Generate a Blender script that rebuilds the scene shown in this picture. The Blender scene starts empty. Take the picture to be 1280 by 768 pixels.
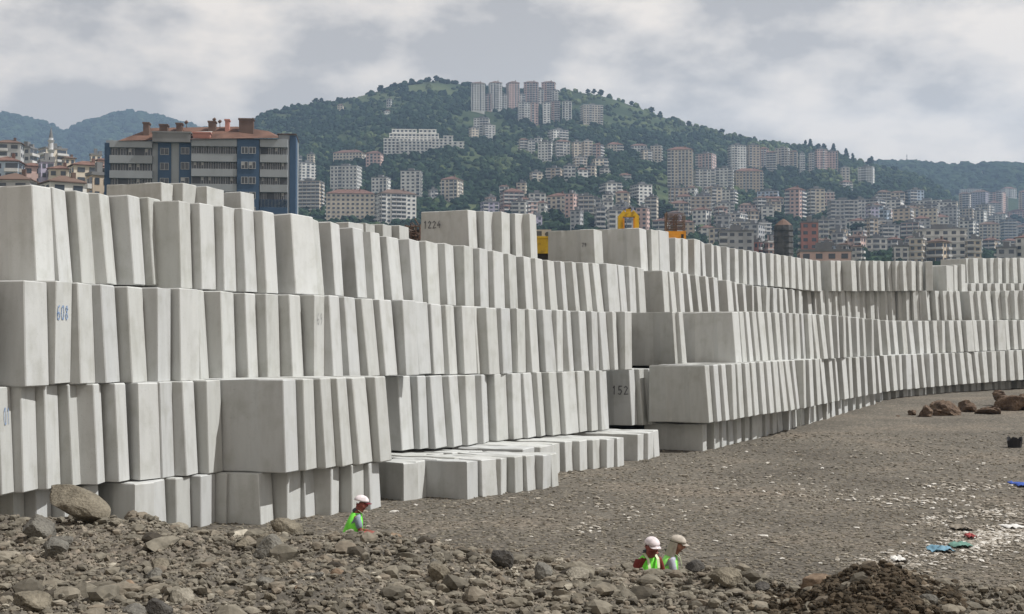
import bpy, bmesh, math, random
import numpy as np
from mathutils import Vector, Matrix

random.seed(7)
RS = np.random.RandomState(11)
R = math.radians
C = bpy.context.scene.collection
SC = bpy.context.scene

# ------------------------------------------------------------------ camera, world, sun, exposure
F = 1700.0            # focal length in pixels of a 1280 px wide frame
EZ = 3.95             # eye height above the beach
HOR = 424.0
PITCH = math.atan((HOR - 384.0) / F)
cam = bpy.data.cameras.new('camera')
cam.sensor_width = 36.0
cam.lens = 36.0 * F / 1280.0
cam.clip_start = 0.1
cam.clip_end = 20000
co = bpy.data.objects.new('camera', cam)
C.objects.link(co)
co.location = (0, 0, EZ)
co.rotation_euler = (math.pi / 2 + PITCH, 0, 0)
SC.camera = co

SUN_AZ, SUN_EL = 94.0, 53.0      # azimuth from +Y towards +X
W = bpy.data.worlds.new('World')
SC.world = W
W.use_nodes = True
nt = W.node_tree
for n in list(nt.nodes):
    nt.nodes.remove(n)
def wn(t, **k):
    n = nt.nodes.new(t)
    for a, b in k.items():
        setattr(n, a, b)
    return n
sky = wn('ShaderNodeTexSky', sky_type='NISHITA', sun_disc=False, sun_elevation=R(SUN_EL), sun_rotation=R(SUN_AZ))
sky.air_density = 1.2
sky.dust_density = 2.0
tc = wn('ShaderNodeTexCoord')
mp = wn('ShaderNodeMapping')
mp.inputs['Scale'].default_value = (5.0, 5.0, 10.0)
mp.inputs['Location'].default_value = (3.1, 0.4, 0.3)
n1 = wn('ShaderNodeTexNoise')
n1.inputs['Scale'].default_value = 1.55
n1.inputs['Detail'].default_value = 7
n1.inputs['Roughness'].default_value = 0.52
n1.inputs['Distortion'].default_value = 0.0
rp = wn('ShaderNodeValToRGB')
e = rp.color_ramp.elements
e[0].position = 0.41
e[0].color = (0.53, 0.48, 0.43, 1)
e[1].position = 0.565
e[1].color = (1.12, 0.985, 0.83, 1)
m_ = rp.color_ramp.elements.new(0.48)
m_.color = (0.84, 0.755, 0.66, 1)
sep = wn('ShaderNodeSeparateXYZ')
mr = wn('ShaderNodeMapRange')      # the cloud deck gets paler towards the horizon
mr.inputs['From Min'].default_value = 0.02
mr.inputs['From Max'].default_value = 0.25
mr.inputs['To Min'].default_value = 1.0
mr.inputs['To Max'].default_value = 0.0
hz = wn('ShaderNodeMix', data_type='RGBA')
hz.inputs[7].default_value = (1.14, 1.0, 0.85, 1)
hm = wn('ShaderNodeMath', operation='MULTIPLY')
hm.inputs[1].default_value = 0.5
b1 = wn('ShaderNodeBackground')
b1.inputs['Strength'].default_value = 0.08
b2 = wn('ShaderNodeBackground')
b2.inputs['Strength'].default_value = 1.0
mx = wn('ShaderNodeMixShader')
mx.inputs[0].default_value = 0.93
wo = wn('ShaderNodeOutputWorld')
L = nt.links.new
L(tc.outputs['Generated'], mp.inputs['Vector'])
L(mp.outputs[0], n1.inputs['Vector'])
zc_ = wn('ShaderNodeMath', operation='MINIMUM'); zc_.inputs[1].default_value = 1.0
zm_ = wn('ShaderNodeMath', operation='MULTIPLY_ADD'); zm_.inputs[1].default_value = -0.34; zm_.inputs[2].default_value = 0.02
za_ = wn('ShaderNodeMath', operation='ADD')
L(sep.outputs['Z'], zc_.inputs[0]); L(zc_.outputs[0], zm_.inputs[0]); L(zm_.outputs[0], za_.inputs[0]); L(n1.outputs['Fac'], za_.inputs[1])
L(za_.outputs[0], rp.inputs['Fac'])
L(tc.outputs['Generated'], sep.inputs[0])
L(sep.outputs['Z'], mr.inputs['Value'])
L(mr.outputs[0], hm.inputs[0])
L(hm.outputs[0], hz.inputs[0])
L(rp.outputs['Color'], hz.inputs[6])
L(sky.outputs[0], b1.inputs['Color'])
L(hz.outputs[2], b2.inputs['Color'])
L(b1.outputs[0], mx.inputs[1])
L(b2.outputs[0], mx.inputs[2])
L(mx.outputs[0], wo.inputs['Surface'])

sun = bpy.data.lights.new('sun', 'SUN')
sun.energy = 5.0
sun.angle = R(0.6)
sun.color = (1.0, 0.98, 0.945)
so = bpy.data.objects.new('sun', sun)
C.objects.link(so)
sd = Vector((math.sin(R(SUN_AZ)) * math.cos(R(SUN_EL)), math.cos(R(SUN_AZ)) * math.cos(R(SUN_EL)), math.sin(R(SUN_EL))))
so.rotation_euler = sd.to_track_quat('Z', 'Y').to_euler()
so.location = (60, 30, 120)

vs = SC.view_settings
vs.view_transform = 'Standard'
vs.look = 'None'
vs.exposure = 0.13
vs.gamma = 1.0
vs.use_curve_mapping = False
SC.cycles.use_denoising = True
SC.cycles.max_bounces = 6
SC.cycles.diffuse_bounces = 3
SC.cycles.volume_bounces = 0
SC.cycles.use_adaptive_sampling = True
SC.cycles.adaptive_threshold = 0.01

# ------------------------------------------------------------------ helpers
CP, SP = math.cos(PITCH), math.sin(PITCH)
def ray(u, v):
    x, z = (u - 640.0), (384.0 - v)
    return np.array([x, F * CP - z * SP, F * SP + z * CP])
def P(u, v, Y):
    d = ray(u, v)
    d = d * (Y / d[1])
    return Vector((d[0], d[1], EZ + d[2]))
def zat(v, Y):
    return EZ + (HOR - v) / F * Y

def interp(x, pts):
    return float(np.interp(x, [p[0] for p in pts], [p[1] for p in pts]))

def _hash(ix, iy, s):
    h = (ix.astype(np.int64) * 374761393 + iy.astype(np.int64) * 668265263 + s * 1442695041) & 0xffffffff
    h = ((h ^ (h >> 13)) * 1274126177) & 0xffffffff
    return ((h ^ (h >> 16)) & 0xffff) / 65535.0
def vnoise(x, y, s=0):
    x = np.asarray(x, float)
    y = np.asarray(y, float)
    ix, iy = np.floor(x), np.floor(y)
    fx, fy = x - ix, y - iy
    fx = fx * fx * (3 - 2 * fx)
    fy = fy * fy * (3 - 2 * fy)
    a = _hash(ix, iy, s)
    b = _hash(ix + 1, iy, s)
    c = _hash(ix, iy + 1, s)
    d = _hash(ix + 1, iy + 1, s)
    return (a + (b - a) * fx) * (1 - fy) + (c + (d - c) * fx) * fy
def fbm(x, y, o=4, s=0, g=0.5):
    r, a, t = 0, 1.0, 0
    for k in range(o):
        r = r + a * vnoise(np.asarray(x) * 2 ** k + 17.3 * k, np.asarray(y) * 2 ** k - 9.1 * k, s + k)
        t += a
        a *= g
    return r / t - 0.5

ORD1 = ['', 'first', 'second', 'third', 'fourth', 'fifth', 'sixth', 'seventh', 'eighth', 'ninth', 'tenth', 'eleventh', 'twelfth', 'thirteenth',
        'fourteenth', 'fifteenth', 'sixteenth', 'seventeenth', 'eighteenth', 'nineteenth']
TENS = ['', '', 'twenty', 'thirty', 'forty', 'fifty', 'sixty', 'seventy', 'eighty', 'ninety']
def ordinal(n):
    if n < 20:
        return ORD1[n]
    if n % 10 == 0:
        return TENS[n // 10][:-1] + 'ieth'
    return TENS[n // 10] + '-' + ORD1[n % 10]

def tag(o, label=None, cat=None, group=None, kind=None):
    if label: o['label'] = label
    if cat: o['category'] = cat
    if group: o['group'] = group
    if kind: o['kind'] = kind
    return o
def empty(name, loc=(0, 0, 0), rz=0.0):
    o = bpy.data.objects.new(name, None)
    o.empty_display_size = 0.2
    C.objects.link(o)
    o.location = loc
    o.rotation_euler = (0, 0, rz)
    return o
def link(name, me, mats=(), parent=None, loc=None, rot=None):
    o = bpy.data.objects.new(name, me)
    C.objects.link(o)
    for m in mats:
        me.materials.append(m)
    if parent: o.parent = parent
    if loc is not None: o.location = loc
    if rot is not None: o.rotation_euler = rot
    return o
class MB:
    def __init__(s):
        s.v, s.f, s.m = [], [], []
    def quad(s, a, b, c, d, mi=0):
        k = len(s.v)
        s.v += [tuple(a), tuple(b), tuple(c), tuple(d)]
        s.f.append((k, k + 1, k + 2, k + 3))
        s.m.append(mi)
    def poly(s, pts, mi=0):
        k = len(s.v)
        s.v += [tuple(p) for p in pts]
        s.f.append(tuple(range(k, k + len(pts))))
        s.m.append(mi)
    def box(s, x0, x1, y0, y1, z0, z1, mi=0):
        k = len(s.v)
        s.v += [(x0, y0, z0), (x1, y0, z0), (x1, y1, z0), (x0, y1, z0), (x0, y0, z1), (x1, y0, z1), (x1, y1, z1), (x0, y1, z1)]
        for f in ((3, 2, 1, 0), (4, 5, 6, 7), (0, 1, 5, 4), (1, 2, 6, 5), (2, 3, 7, 6), (3, 0, 4, 7)):
            s.f.append(tuple(k + i for i in f))
            s.m.append(mi)
    def bar(s, a, b, r, mi=0, n=4, r2=None):
        a, b = Vector(a), Vector(b)
        r2 = r if r2 is None else r2
        d = (b - a).normalized()
        u = d.orthogonal().normalized()
        w = d.cross(u)
        k = len(s.v)
        for p, q in ((a, r), (b, r2)):
            for i in range(n):
                t = 2 * math.pi * (i + .5) / n
                s.v.append(tuple(p + (u * math.cos(t) + w * math.sin(t)) * q))
        for i in range(n):
            j = (i + 1) % n
            s.f.append((k + i, k + j, k + n + j, k + n + i))
            s.m.append(mi)
        s.f.append(tuple(k + i for i in reversed(range(n))))
        s.m.append(mi)
        s.f.append(tuple(k + n + i for i in range(n)))
        s.m.append(mi)
    def mesh(s, name):
        me = bpy.data.meshes.new(name)
        me.from_pydata(s.v, [], s.f)
        me.polygons.foreach_set('material_index', s.m)
        me.update()
        return me
    def build(s, name, mats, parent=None, loc=None, rot=None):
        if not isinstance(mats, (list, tuple)): mats = [mats]
        return link(name, s.mesh(name), mats, parent, loc, rot)

def np_mesh(name, V, T, smooth=False, tint=None, nv=3):
    me = bpy.data.meshes.new(name)
    V = np.asarray(V, np.float32)
    T = np.asarray(T, np.int32)
    me.vertices.add(len(V))
    me.vertices.foreach_set('co', V.ravel())
    me.loops.add(T.size)
    me.loops.foreach_set('vertex_index', T.ravel())
    me.polygons.add(len(T))
    me.polygons.foreach_set('loop_start', np.arange(len(T), dtype=np.int32) * nv)
    me.polygons.foreach_set('loop_total', np.full(len(T), nv, np.int32))
    me.update(calc_edges=True)
    me.polygons.foreach_set('use_smooth', np.full(len(T), smooth))
    if tint is not None:
        at = me.attributes.new('tint', 'FLOAT', 'POINT')
        at.data.foreach_set('value', np.asarray(tint, np.float32))
    return me

def ico(sub):
    bm = bmesh.new()
    bmesh.ops.create_icosphere(bm, subdivisions=sub, radius=1.0)
    V = np.array([v.co[:] for v in bm.verts])
    T = np.array([[v.index for v in f.verts] for f in bm.faces])
    bm.free()
    return V, T
ICO = {k: ico(k) for k in (1, 2, 3, 4)}

def rock_shape(sub, rs, planes=14, rough=0.05):
    V, T = ICO[sub]
    N = rs.randn(planes, 3)
    N /= np.linalg.norm(N, axis=1)[:, None]
    d = rs.uniform(0.62, 1.0, planes)
    dots = V @ N.T
    r = np.where(dots > 0.05, d / np.maximum(dots, 0.05), 9).min(axis=1)
    r = np.minimum(r, 1.25)
    q = V * 2.3 + rs.uniform(0, 50, 3)
    r = r * (1 + rough * 2 * (fbm(q[:, 0] + q[:, 2], q[:, 1] - q[:, 2], 3, 5)))
    return V * r[:, None]

def scatter(name, shapes, T, pos, scl, tint, smooth=False):
    """many small stones / crowns as ONE mesh; shapes: list of vertex arrays; scl (n,3); random turn about z"""
    n = len(pos)
    nvtx = len(shapes[0])
    S = np.stack(shapes)[RS.randint(0, len(shapes), n)]
    S = S * scl[:, None, :]
    th = RS.uniform(0, 2 * np.pi, n)
    c, s = np.cos(th)[:, None], np.sin(th)[:, None]
    X = S[:, :, 0] * c - S[:, :, 1] * s
    Y = S[:, :, 0] * s + S[:, :, 1] * c
    S = np.stack([X, Y, S[:, :, 2]], axis=2) + pos[:, None, :]
    TT = (T[None] + (np.arange(n) * nvtx)[:, None, None]).reshape(-1, 3)
    return np_mesh(name, S.reshape(-1, 3), TT, smooth, np.repeat(tint, nvtx))

# ------------------------------------------------------------------ materials
def mat(name, col, rough=0.8, build=None, spec=0.3, metal=0.0):
    m = bpy.data.materials.new(name)
    m.use_nodes = True
    t = m.node_tree
    b = t.nodes['Principled BSDF']
    b.inputs['Base Color'].default_value = (*col, 1)
    b.inputs['Roughness'].default_value = rough
    b.inputs['Specular IOR Level'].default_value = spec
    b.inputs['Metallic'].default_value = metal
    if build: build(t, b)
    return m
def noise(t, scale, detail=5, coord='Object', sc=(1, 1, 1), rough=0.55):
    c = t.nodes.new('ShaderNodeTexCoord')
    mpg = t.nodes.new('ShaderNodeMapping')
    mpg.inputs['Scale'].default_value = sc
    n = t.nodes.new('ShaderNodeTexNoise')
    n.inputs['Scale'].default_value = scale
    n.inputs['Detail'].default_value = detail
    n.inputs['Roughness'].default_value = rough
    t.links.new(c.outputs[coord], mpg.inputs[0])
    t.links.new(mpg.outputs[0], n.inputs['Vector'])
    return n, mpg
def ramp(t, fac, stops):
    r = t.nodes.new('ShaderNodeValToRGB')
    el = r.color_ramp.elements
    el[0].position, el[0].color = stops[0][0], (*stops[0][1], 1)
    el[1].position, el[1].color = stops[-1][0], (*stops[-1][1], 1)
    for p, c in stops[1:-1]:
        x = el.new(p)
        x.color = (*c, 1)
    t.links.new(fac, r.inputs[0])
    return r
def mixc(t, fac, a, b, mode='MIX'):
    m = t.nodes.new('ShaderNodeMix')
    m.data_type = 'RGBA'
    m.blend_type = mode
    for i, x in ((0, fac), (6, a), (7, b)):
        if hasattr(x, 'links'): t.links.new(x, m.inputs[i])
        elif i == 0: m.inputs[0].default_value = x
        else: m.inputs[i].default_value = (*x, 1)
    return m.outputs[2]
def bump(t, b, h, dist, strength=0.6):
    n = t.nodes.new('ShaderNodeBump')
    n.inputs['Distance'].default_value = dist
    n.inputs['Strength'].default_value = strength
    t.links.new(h, n.inputs['Height'])
    t.links.new(n.outputs[0], b.inputs['Normal'])

def concrete(t, b):
    # per block tone, cast-in vertical streaks, blotches, pores
    oi = t.nodes.new('ShaderNodeObjectInfo')
    r0 = ramp(t, oi.outputs['Random'], [(0, (0.41, 0.418, 0.405)), (0.35, (0.455, 0.465, 0.452)), (0.7, (0.485, 0.495, 0.488)), (1, (0.435, 0.447, 0.448))])
    off = t.nodes.new('ShaderNodeVectorMath')
    off.operation = 'SCALE'
    cmb = t.nodes.new('ShaderNodeCombineXYZ')
    for k in range(3):
        t.links.new(oi.outputs['Random'], cmb.inputs[k])
    t.links.new(cmb.outputs[0], off.inputs[0])
    off.inputs['Scale'].default_value = 80
    n, mg = noise(t, 1.0, 6, sc=(5, 5, 0.9))
    t.links.new(off.outputs[0], mg.inputs['Location'])
    s = ramp(t, n.outputs['Fac'], [(0.28, (0.90, 0.895, 0.885)), (0.52, (1, 1, 1)), (0.72, (1.04, 1.04, 1.03))])
    c = mixc(t, 1.0, r0.outputs[0], s.outputs[0], 'MULTIPLY')
    n2, mg2 = noise(t, 1.7, 5)
    t.links.new(off.outputs[0], mg2.inputs['Location'])
    s2 = ramp(t, n2.outputs['Fac'], [(0.33, (0.86, 0.855, 0.83)), (0.5, (1, 1, 1))])
    c = mixc(t, 0.85, c, s2.outputs[0], 'MULTIPLY')
    n3, _ = noise(t, 42, 3)
    s3 = ramp(t, n3.outputs['Fac'], [(0.28, (0.55, 0.54, 0.50)), (0.38, (1, 1, 1))])
    c = mixc(t, 0.7, c, s3.outputs[0], 'MULTIPLY')
    t.links.new(c, b.inputs['Base Color'])
    bump(t, b, n3.outputs['Fac'], 0.006, 0.5)
M_CON = mat('concrete', (0.43, 0.42, 0.38), 0.9, concrete, 0.15)

def ground_b(t, b):
    n, _ = noise(t, 0.16, 7, rough=.7)
    c1 = ramp(t, n.outputs['Fac'], [(0.34, (0.098, 0.090, 0.078)), (0.5, (0.132, 0.122, 0.105)), (0.66, (0.172, 0.150, 0.124))])
    n2, _ = noise(t, 9, 6, rough=0.7)
    c2 = ramp(t, n2.outputs['Fac'], [(0.3, (0.5, 0.48, 0.46)), (0.5, (1, 1, 1)), (0.75, (1.5, 1.45, 1.38))])
    c = mixc(t, 1.0, c1.outputs[0], c2.outputs[0], 'MULTIPLY')
    vo = t.nodes.new('ShaderNodeTexVoronoi')
    vo.inputs['Scale'].default_value = 14
    tcx = t.nodes.new('ShaderNodeTexCoord')
    t.links.new(tcx.outputs['Object'], vo.inputs['Vector'])
    sp = t.nodes.new('ShaderNodeSeparateColor')
    t.links.new(vo.outputs['Color'], sp.inputs[0])
    c3 = ramp(t, sp.outputs[0], [(0.0, (0.6, 0.58, 0.56)), (0.5, (1, 1, 1)), (0.93, (1.35, 1.3, 1.25)), (1.0, (2.4, 2.35, 2.25))])
    c = mixc(t, 0.8, c, c3.outputs[0], 'MULTIPLY')
    t.links.new(c, b.inputs['Base Color'])
    bump(t, b, n2.outputs['Fac'], 0.05, 0.9)
M_GROUND = mat('gravel_ground', (0.16, 0.145, 0.12), 0.95, ground_b, 0.1)

def tinted(stops, nscale=9, nstr=0.6, bd=0.02, streak=(1, 1, 1)):
    def f(t, b):
        a = t.nodes.new('ShaderNodeAttribute')
        a.attribute_name = 'tint'
        r = ramp(t, a.outputs['Fac'], stops)
        n, _ = noise(t, nscale, 5, sc=streak)
        s = ramp(t, n.outputs['Fac'], [(0.3, (1 - nstr * .6,) * 3), (0.5, (1, 1, 1)), (0.7, (1 + nstr * .5,) * 3)])
        c = mixc(t, 1.0, r.outputs[0], s.outputs[0], 'MULTIPLY')
        t.links.new(c, b.inputs['Base Color'])
        if bd: bump(t, b, n.outputs['Fac'], bd, 0.7)
    return f
STONES = [(0, (0.040, 0.034, 0.027)), (0.25, (0.118, 0.107, 0.086)), (0.55, (0.178, 0.161, 0.129)), (0.78, (0.16, 0.135, 0.105)), (0.93, (0.235, 0.215, 0.175)), (1, (0.36, 0.33, 0.27))]
M_STONE = mat('rubble_stone', (0.18, 0.16, 0.13), 0.92, tinted(STONES), 0.15)
M_SHELL = mat('pale_litter', (0.6, 0.57, 0.5), 0.7, tinted([(0, (0.20, 0.175, 0.14)), (0.65, (0.34, 0.31, 0.265)), (1, (0.60, 0.58, 0.54))], 20, .3, 0), 0.3)
def rockmat(name, dark, light, sc=3.0):
    def f(t, b):
        n, _ = noise(t, sc, 8, rough=0.62)
        r = ramp(t, n.outputs['Fac'], [(0.3, dark), (0.5, tuple((x + y) / 2 for x, y in zip(dark, light))), (0.7, light)])
        n2, _ = noise(t, sc * 9, 5)
        s = ramp(t, n2.outputs['Fac'], [(0.35, (0.7, 0.7, 0.7)), (0.6, (1.1, 1.1, 1.1))])
        t.links.new(mixc(t, 0.9, r.outputs[0], s.outputs[0], 'MULTIPLY'), b.inputs['Base Color'])
        bump(t, b, n2.outputs['Fac'], 0.04, 0.8)
    return mat(name, light, 0.9, f, 0.15)
M_RB = rockmat('red_brown_rock', (0.065, 0.045, 0.034), (0.20, 0.145, 0.105), 1.6)
M_ROCK = {'red': M_RB,'grey': rockmat('grey_rock', (0.10, 0.095, 0.085), (0.20, 0.19, 0.165)),
          'tan': rockmat('tan_rock', (0.12, 0.105, 0.08), (0.225, 0.20, 0.155)),
          'brown': rockmat('brown_rock', (0.12, 0.085, 0.06), (0.27, 0.20, 0.14), 1.2),
          'dark': rockmat('dark_rock', (0.045, 0.042, 0.04), (0.10, 0.094, 0.085)),
          'pale': rockmat('pale_rock', (0.17, 0.155, 0.125), (0.28, 0.255, 0.21))}

# ------------------------------------------------------------------ ground: beach, rubble bank
CREST = [(-300, 640), (0, 652), (60, 652), (140, 655), (200, 657), (270, 662), (330, 664), (380, 672), (430, 676), (470, 678), (520, 684), (600, 691), (640, 700),
         (700, 703), (780, 719), (850, 720), (900, 715), (940, 724), (1000, 738), (1030, 730), (1080, 718), (1130, 724), (1170, 739), (1220, 747), (1280, 752), (1600, 756)]
YB = [(-300, 20.5), (0, 20.5), (300, 20), (640, 18.3), (860, 17.6), (1080, 16.0), (1280, 15.5), (1600, 15.5)]
def ground_z(X, Y):
    X = np.asarray(X, float)
    Y = np.asarray(Y, float)
    u = 640 + F * X / np.maximum(Y, 6)
    cv = np.interp(u, [p[0] for p in CREST], [p[1] for p in CREST])
    yb = np.interp(u, [p[0] for p in YB], [p[1] for p in YB])
    zc = EZ - (cv - HOR) / F * yb
    d = Y - yb
    flat = zc + 0.028 * np.minimum(-d, 8) * np.clip(fbm(X * .3, Y * .3, 2, 31) * 3, -1.2, 1.2)
    near = np.clip((9.5 - Y) / 5, 0, 1)
    flat = flat + near * near * (3 - 2 * near) * 1.05
    back = np.clip(d / 2.6, 0, 1)
    back = back * back * (3 - 2 * back)
    beach = 0.06 * fbm(X * .25, Y * .25, 3, 3) + 0.6 * np.clip((Y - 48) / 30, 0, 1) + 0.035 * fbm(X * 1.4, Y * 1.4, 3, 13)
    z = flat * (1 - back) + beach * back
    rough = (1 - back)
    z = z + rough * (0.42 * fbm(X * .9, Y * .9, 5, 7, .55) + 0.19 * fbm(X * 4, Y * 4, 4, 9) + .07 * fbm(X * 11, Y * 11, 2, 39)) - rough * .02
    return z
us = np.concatenate([np.linspace(-2600, -120, 36)[:-1], np.arange(-120, 1402, 2.6), np.linspace(1402, 4200, 40)[1:]])
ys = np.concatenate([np.linspace(-9, 8, 24)[:-1], np.geomspace(20, 52, 420) - 12, np.geomspace(52.3, 230, 110)[1:] - 12])
UU, YY = np.meshgrid(us, ys)
XX = (UU - 640) / F * (YY + 12) * 1.0
ZZ = ground_z(XX, YY)
V = np.stack([XX, YY, ZZ], 2).reshape(-1, 3)
nr, nc = XX.shape
idx = np.arange(nr * nc).reshape(nr, nc)
Q = np.stack([idx[:-1, :-1], idx[:-1, 1:], idx[1:, 1:], idx[1:, :-1]], 2).reshape(-1, 4)
g = link('ground', np_mesh('ground', V, Q, True, nv=4), [M_GROUND])
tag(g, kind='structure')

# dark soil mound heaped on the bank
def mound_z(X, Y):
    u = 640 + F * X / Y
    a = np.exp(-(((u - 1075) / 135) ** 2) ** 1.4) * np.exp(-((Y - 14.6) / 2.1) ** 2)
    return ground_z(X, Y) - .05 + a * (.15 + .20 * fbm(X * 2.2, Y * 2.2, 4, 19)) + .05 * fbm(X * 9, Y * 9, 3, 29) * (a > .05)
um_, ym_ = np.meshgrid(np.linspace(840, 1330, 240), np.linspace(10.5, 17.6, 130))
xm_ = (um_ - 640) / F * ym_
ii = np.arange(um_.size).reshape(um_.shape)
Qm = np.stack([ii[:-1, :-1], ii[:-1, 1:], ii[1:, 1:], ii[1:, :-1]], 2).reshape(-1, 4)
M_SOIL = mat('dark_soil', (0.09, 0.07, 0.05), 0.98, tinted([(0, (0.075, 0.058, 0.042)), (1, (0.11, 0.085, 0.06))], 14, .8, .05), 0.1)
SOILT = [(0, (0.025, 0.022, 0.017)), (0.4, (0.06, 0.048, 0.034)), (0.8, (0.10, 0.078, 0.055)), (1, (0.19, 0.16, 0.12))]
M_CLOD = mat('soil_clod', (0.09, 0.07, 0.05), 0.98, tinted(SOILT), 0.1)
mo = link('soil_mound', np_mesh('soil_mound', np.stack([xm_, ym_, mound_z(xm_, ym_)], 2).reshape(-1, 3), Qm, True, nv=4), [M_SOIL])
tag(mo, kind='structure')

# loose stones over the bank, and gravel and pale litter over the beach (nobody could count them)
def on_screen(n, vmin, vmax, umin=-60, umax=1340):
    u = RS.uniform(umin, umax, n)
    v = RS.uniform(vmin, vmax, n)
    return u, v
sh1 = [rock_shape(1, RS, 9, 0.1) for _ in range(14)]
sh2 = [rock_shape(2, RS, 12, 0.08) for _ in range(16)]
def bank_points(n, ymin=10.5):
    u = RS.uniform(-80, 1360, n)
    yb = np.interp(u, [p[0] for p in YB], [p[1] for p in YB])
    t = RS.uniform(0, 1, n)
    Y = ymin + (yb + 1.4 - ymin) * t
    X = (u - 640) / F * Y
    return X, Y
X, Y = bank_points(60000)
r = 0.0105 * (RS.uniform(0.02, 1, len(X)) ** -0.55)
r = np.clip(r, 0.015, 0.07)
sc = np.stack([r * RS.uniform(.8, 1.5, len(r)), r * RS.uniform(.7, 1.2, len(r)), r * RS.uniform(.5, .95, len(r))], 1)
tn = np.clip(RS.beta(2.2, 2.4, len(r)) + 0.5 * fbm(X * .5, Y * .5, 2, 21), 0, 1)
me = scatter('loose_rubble', sh1, ICO[1][1], np.stack([X, Y, ground_z(X, Y) + r * .3], 1), sc, tn)
tag(link('loose_rubble', me, [M_STONE]), 'small broken brown stones covering the rubble bank in the foreground', 'rubble', kind='stuff')
um2 = RS.uniform(900, 1240, 18000)
ym2 = RS.uniform(12.2, 16.9, 18000)
X = (um2 - 640) / F * ym2
a = mound_z(X, ym2) - ground_z(X, ym2)
k = a > -.01
X, Y = X[k], ym2[k]
r = np.clip(0.012 * (RS.uniform(0.02, 1, len(X)) ** -0.5), 0.01, 0.055)
sc = np.stack([r * RS.uniform(.8, 1.4, len(r)), r, r * RS.uniform(.6, 1, len(r))], 1)
me = scatter('soil_clods', sh1, ICO[1][1], np.stack([X, Y, mound_z(X, Y) + r * .3], 1), sc, np.clip(RS.beta(2, 3, len(r)), 0, 1))
tag(link('soil_clods', me, [M_CLOD]), 'dark brown clods of earth covering the soil mound', 'soil', kind='stuff')
X, Y = bank_points(2900)
k = fbm(X * .7, Y * .7, 3, 55) + RS.uniform(-.25, .25, len(X)) > .03
X, Y = X[k], Y[k]
r = np.clip(0.05 * (RS.uniform(0.03, 1, len(X)) ** -0.4), 0.05, 0.17)
sc = np.stack([r * RS.uniform(.9, 1.6, len(r)), r * RS.uniform(.7, 1.2, len(r)), r * RS.uniform(.5, .85, len(r))], 1)
tn = np.clip(RS.beta(2.0, 2.2, len(r)) + 0.4 * fbm(X * .4, Y * .4, 2, 23), 0, 1)
me = scatter('broken_stone', sh2, ICO[2][1], np.stack([X, Y, ground_z(X, Y) + r * .15], 1), sc, tn)
tag(link('broken_stone', me, [M_STONE]), 'fist to head sized broken stones strewn over the rubble bank', 'rubble', kind='stuff')
# beach gravel
u, v = on_screen(34000, 545, 765)
Y = EZ * F / (v - HOR)
X = (u - 640) / F * Y
yb = np.interp(u, [p[0] for p in YB], [p[1] for p in YB])
k = Y > yb + 1.5
X, Y = X[k], Y[k]
r = RS.uniform(0.016, 0.05, len(X)) * RS.uniform(.6, 1, len(X)) * (Y / 26) ** .5
sc = np.stack([r * RS.uniform(.9, 1.5, len(r)), r, r * RS.uniform(.4, .7, len(r))], 1)
tn = np.clip(RS.beta(2, 2.4, len(r)), 0, 1)
me = scatter('beach_gravel', sh1[:6], ICO[1][1], np.stack([X, Y, ground_z(X, Y) + r * .1], 1), sc, tn)
tag(link('beach_gravel', me, [M_STONE]), 'grey brown gravel spread over the flat ground before the wall', 'gravel', kind='stuff')
# pale litter: thin everywhere, thick in drifts to the right
cl = [(1150, 625, 70, 6, 160), (1210, 608, 60, 5, 160), (1165, 650, 30, 6, 120), (1230, 672, 45, 12, 700), (1240, 640, 60, 10, 300), (1120, 700, 55, 9, 260), (1200, 690, 50, 12, 300), (1270, 662, 40, 8, 200),
      (1030, 618, 60, 8, 60), (850, 640, 90, 20, 60), (760, 640, 60, 25, 60), (735, 660, 20, 6, 40), (1150, 570, 120, 18, 60), (930, 600, 120, 22, 70), (600, 620, 100, 18, 25)]
us_, vs_ = on_screen(420, 560, 740, 420, 1320)
us_, vs_ = [us_], [vs_]
for cu, cv, su, sv, n in cl:
    us_.append(RS.normal(cu, su * .6, n))
    vs_.append(RS.normal(cv, sv * .6, n))
u, v = np.concatenate(us_), np.clip(np.concatenate(vs_), 530, 760)
Y = EZ * F / (v - HOR)
X = (u - 640) / F * Y
yb = np.interp(u, [p[0] for p in YB], [p[1] for p in YB])
k = (Y > yb + 1.6) & (Y < 70)
X, Y = X[k], Y[k]
r = RS.uniform(0.02, 0.065, len(X)) * RS.uniform(.5, 1.1, len(X)) * (Y / 28) ** .5
sc = np.stack([r * RS.uniform(.9, 2.0, len(r)), r, r * RS.uniform(.25, .6, len(r))], 1)
me = scatter('pale_litter', sh1[6:], ICO[1][1], np.stack([X, Y, ground_z(X, Y) + r * .3], 1), sc, RS.uniform(0, 1, len(r)))
tag(link('pale_litter', me, [M_SHELL]), 'pale shells and scraps of washed-up litter scattered on the gravel', 'litter', kind='stuff')

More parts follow.
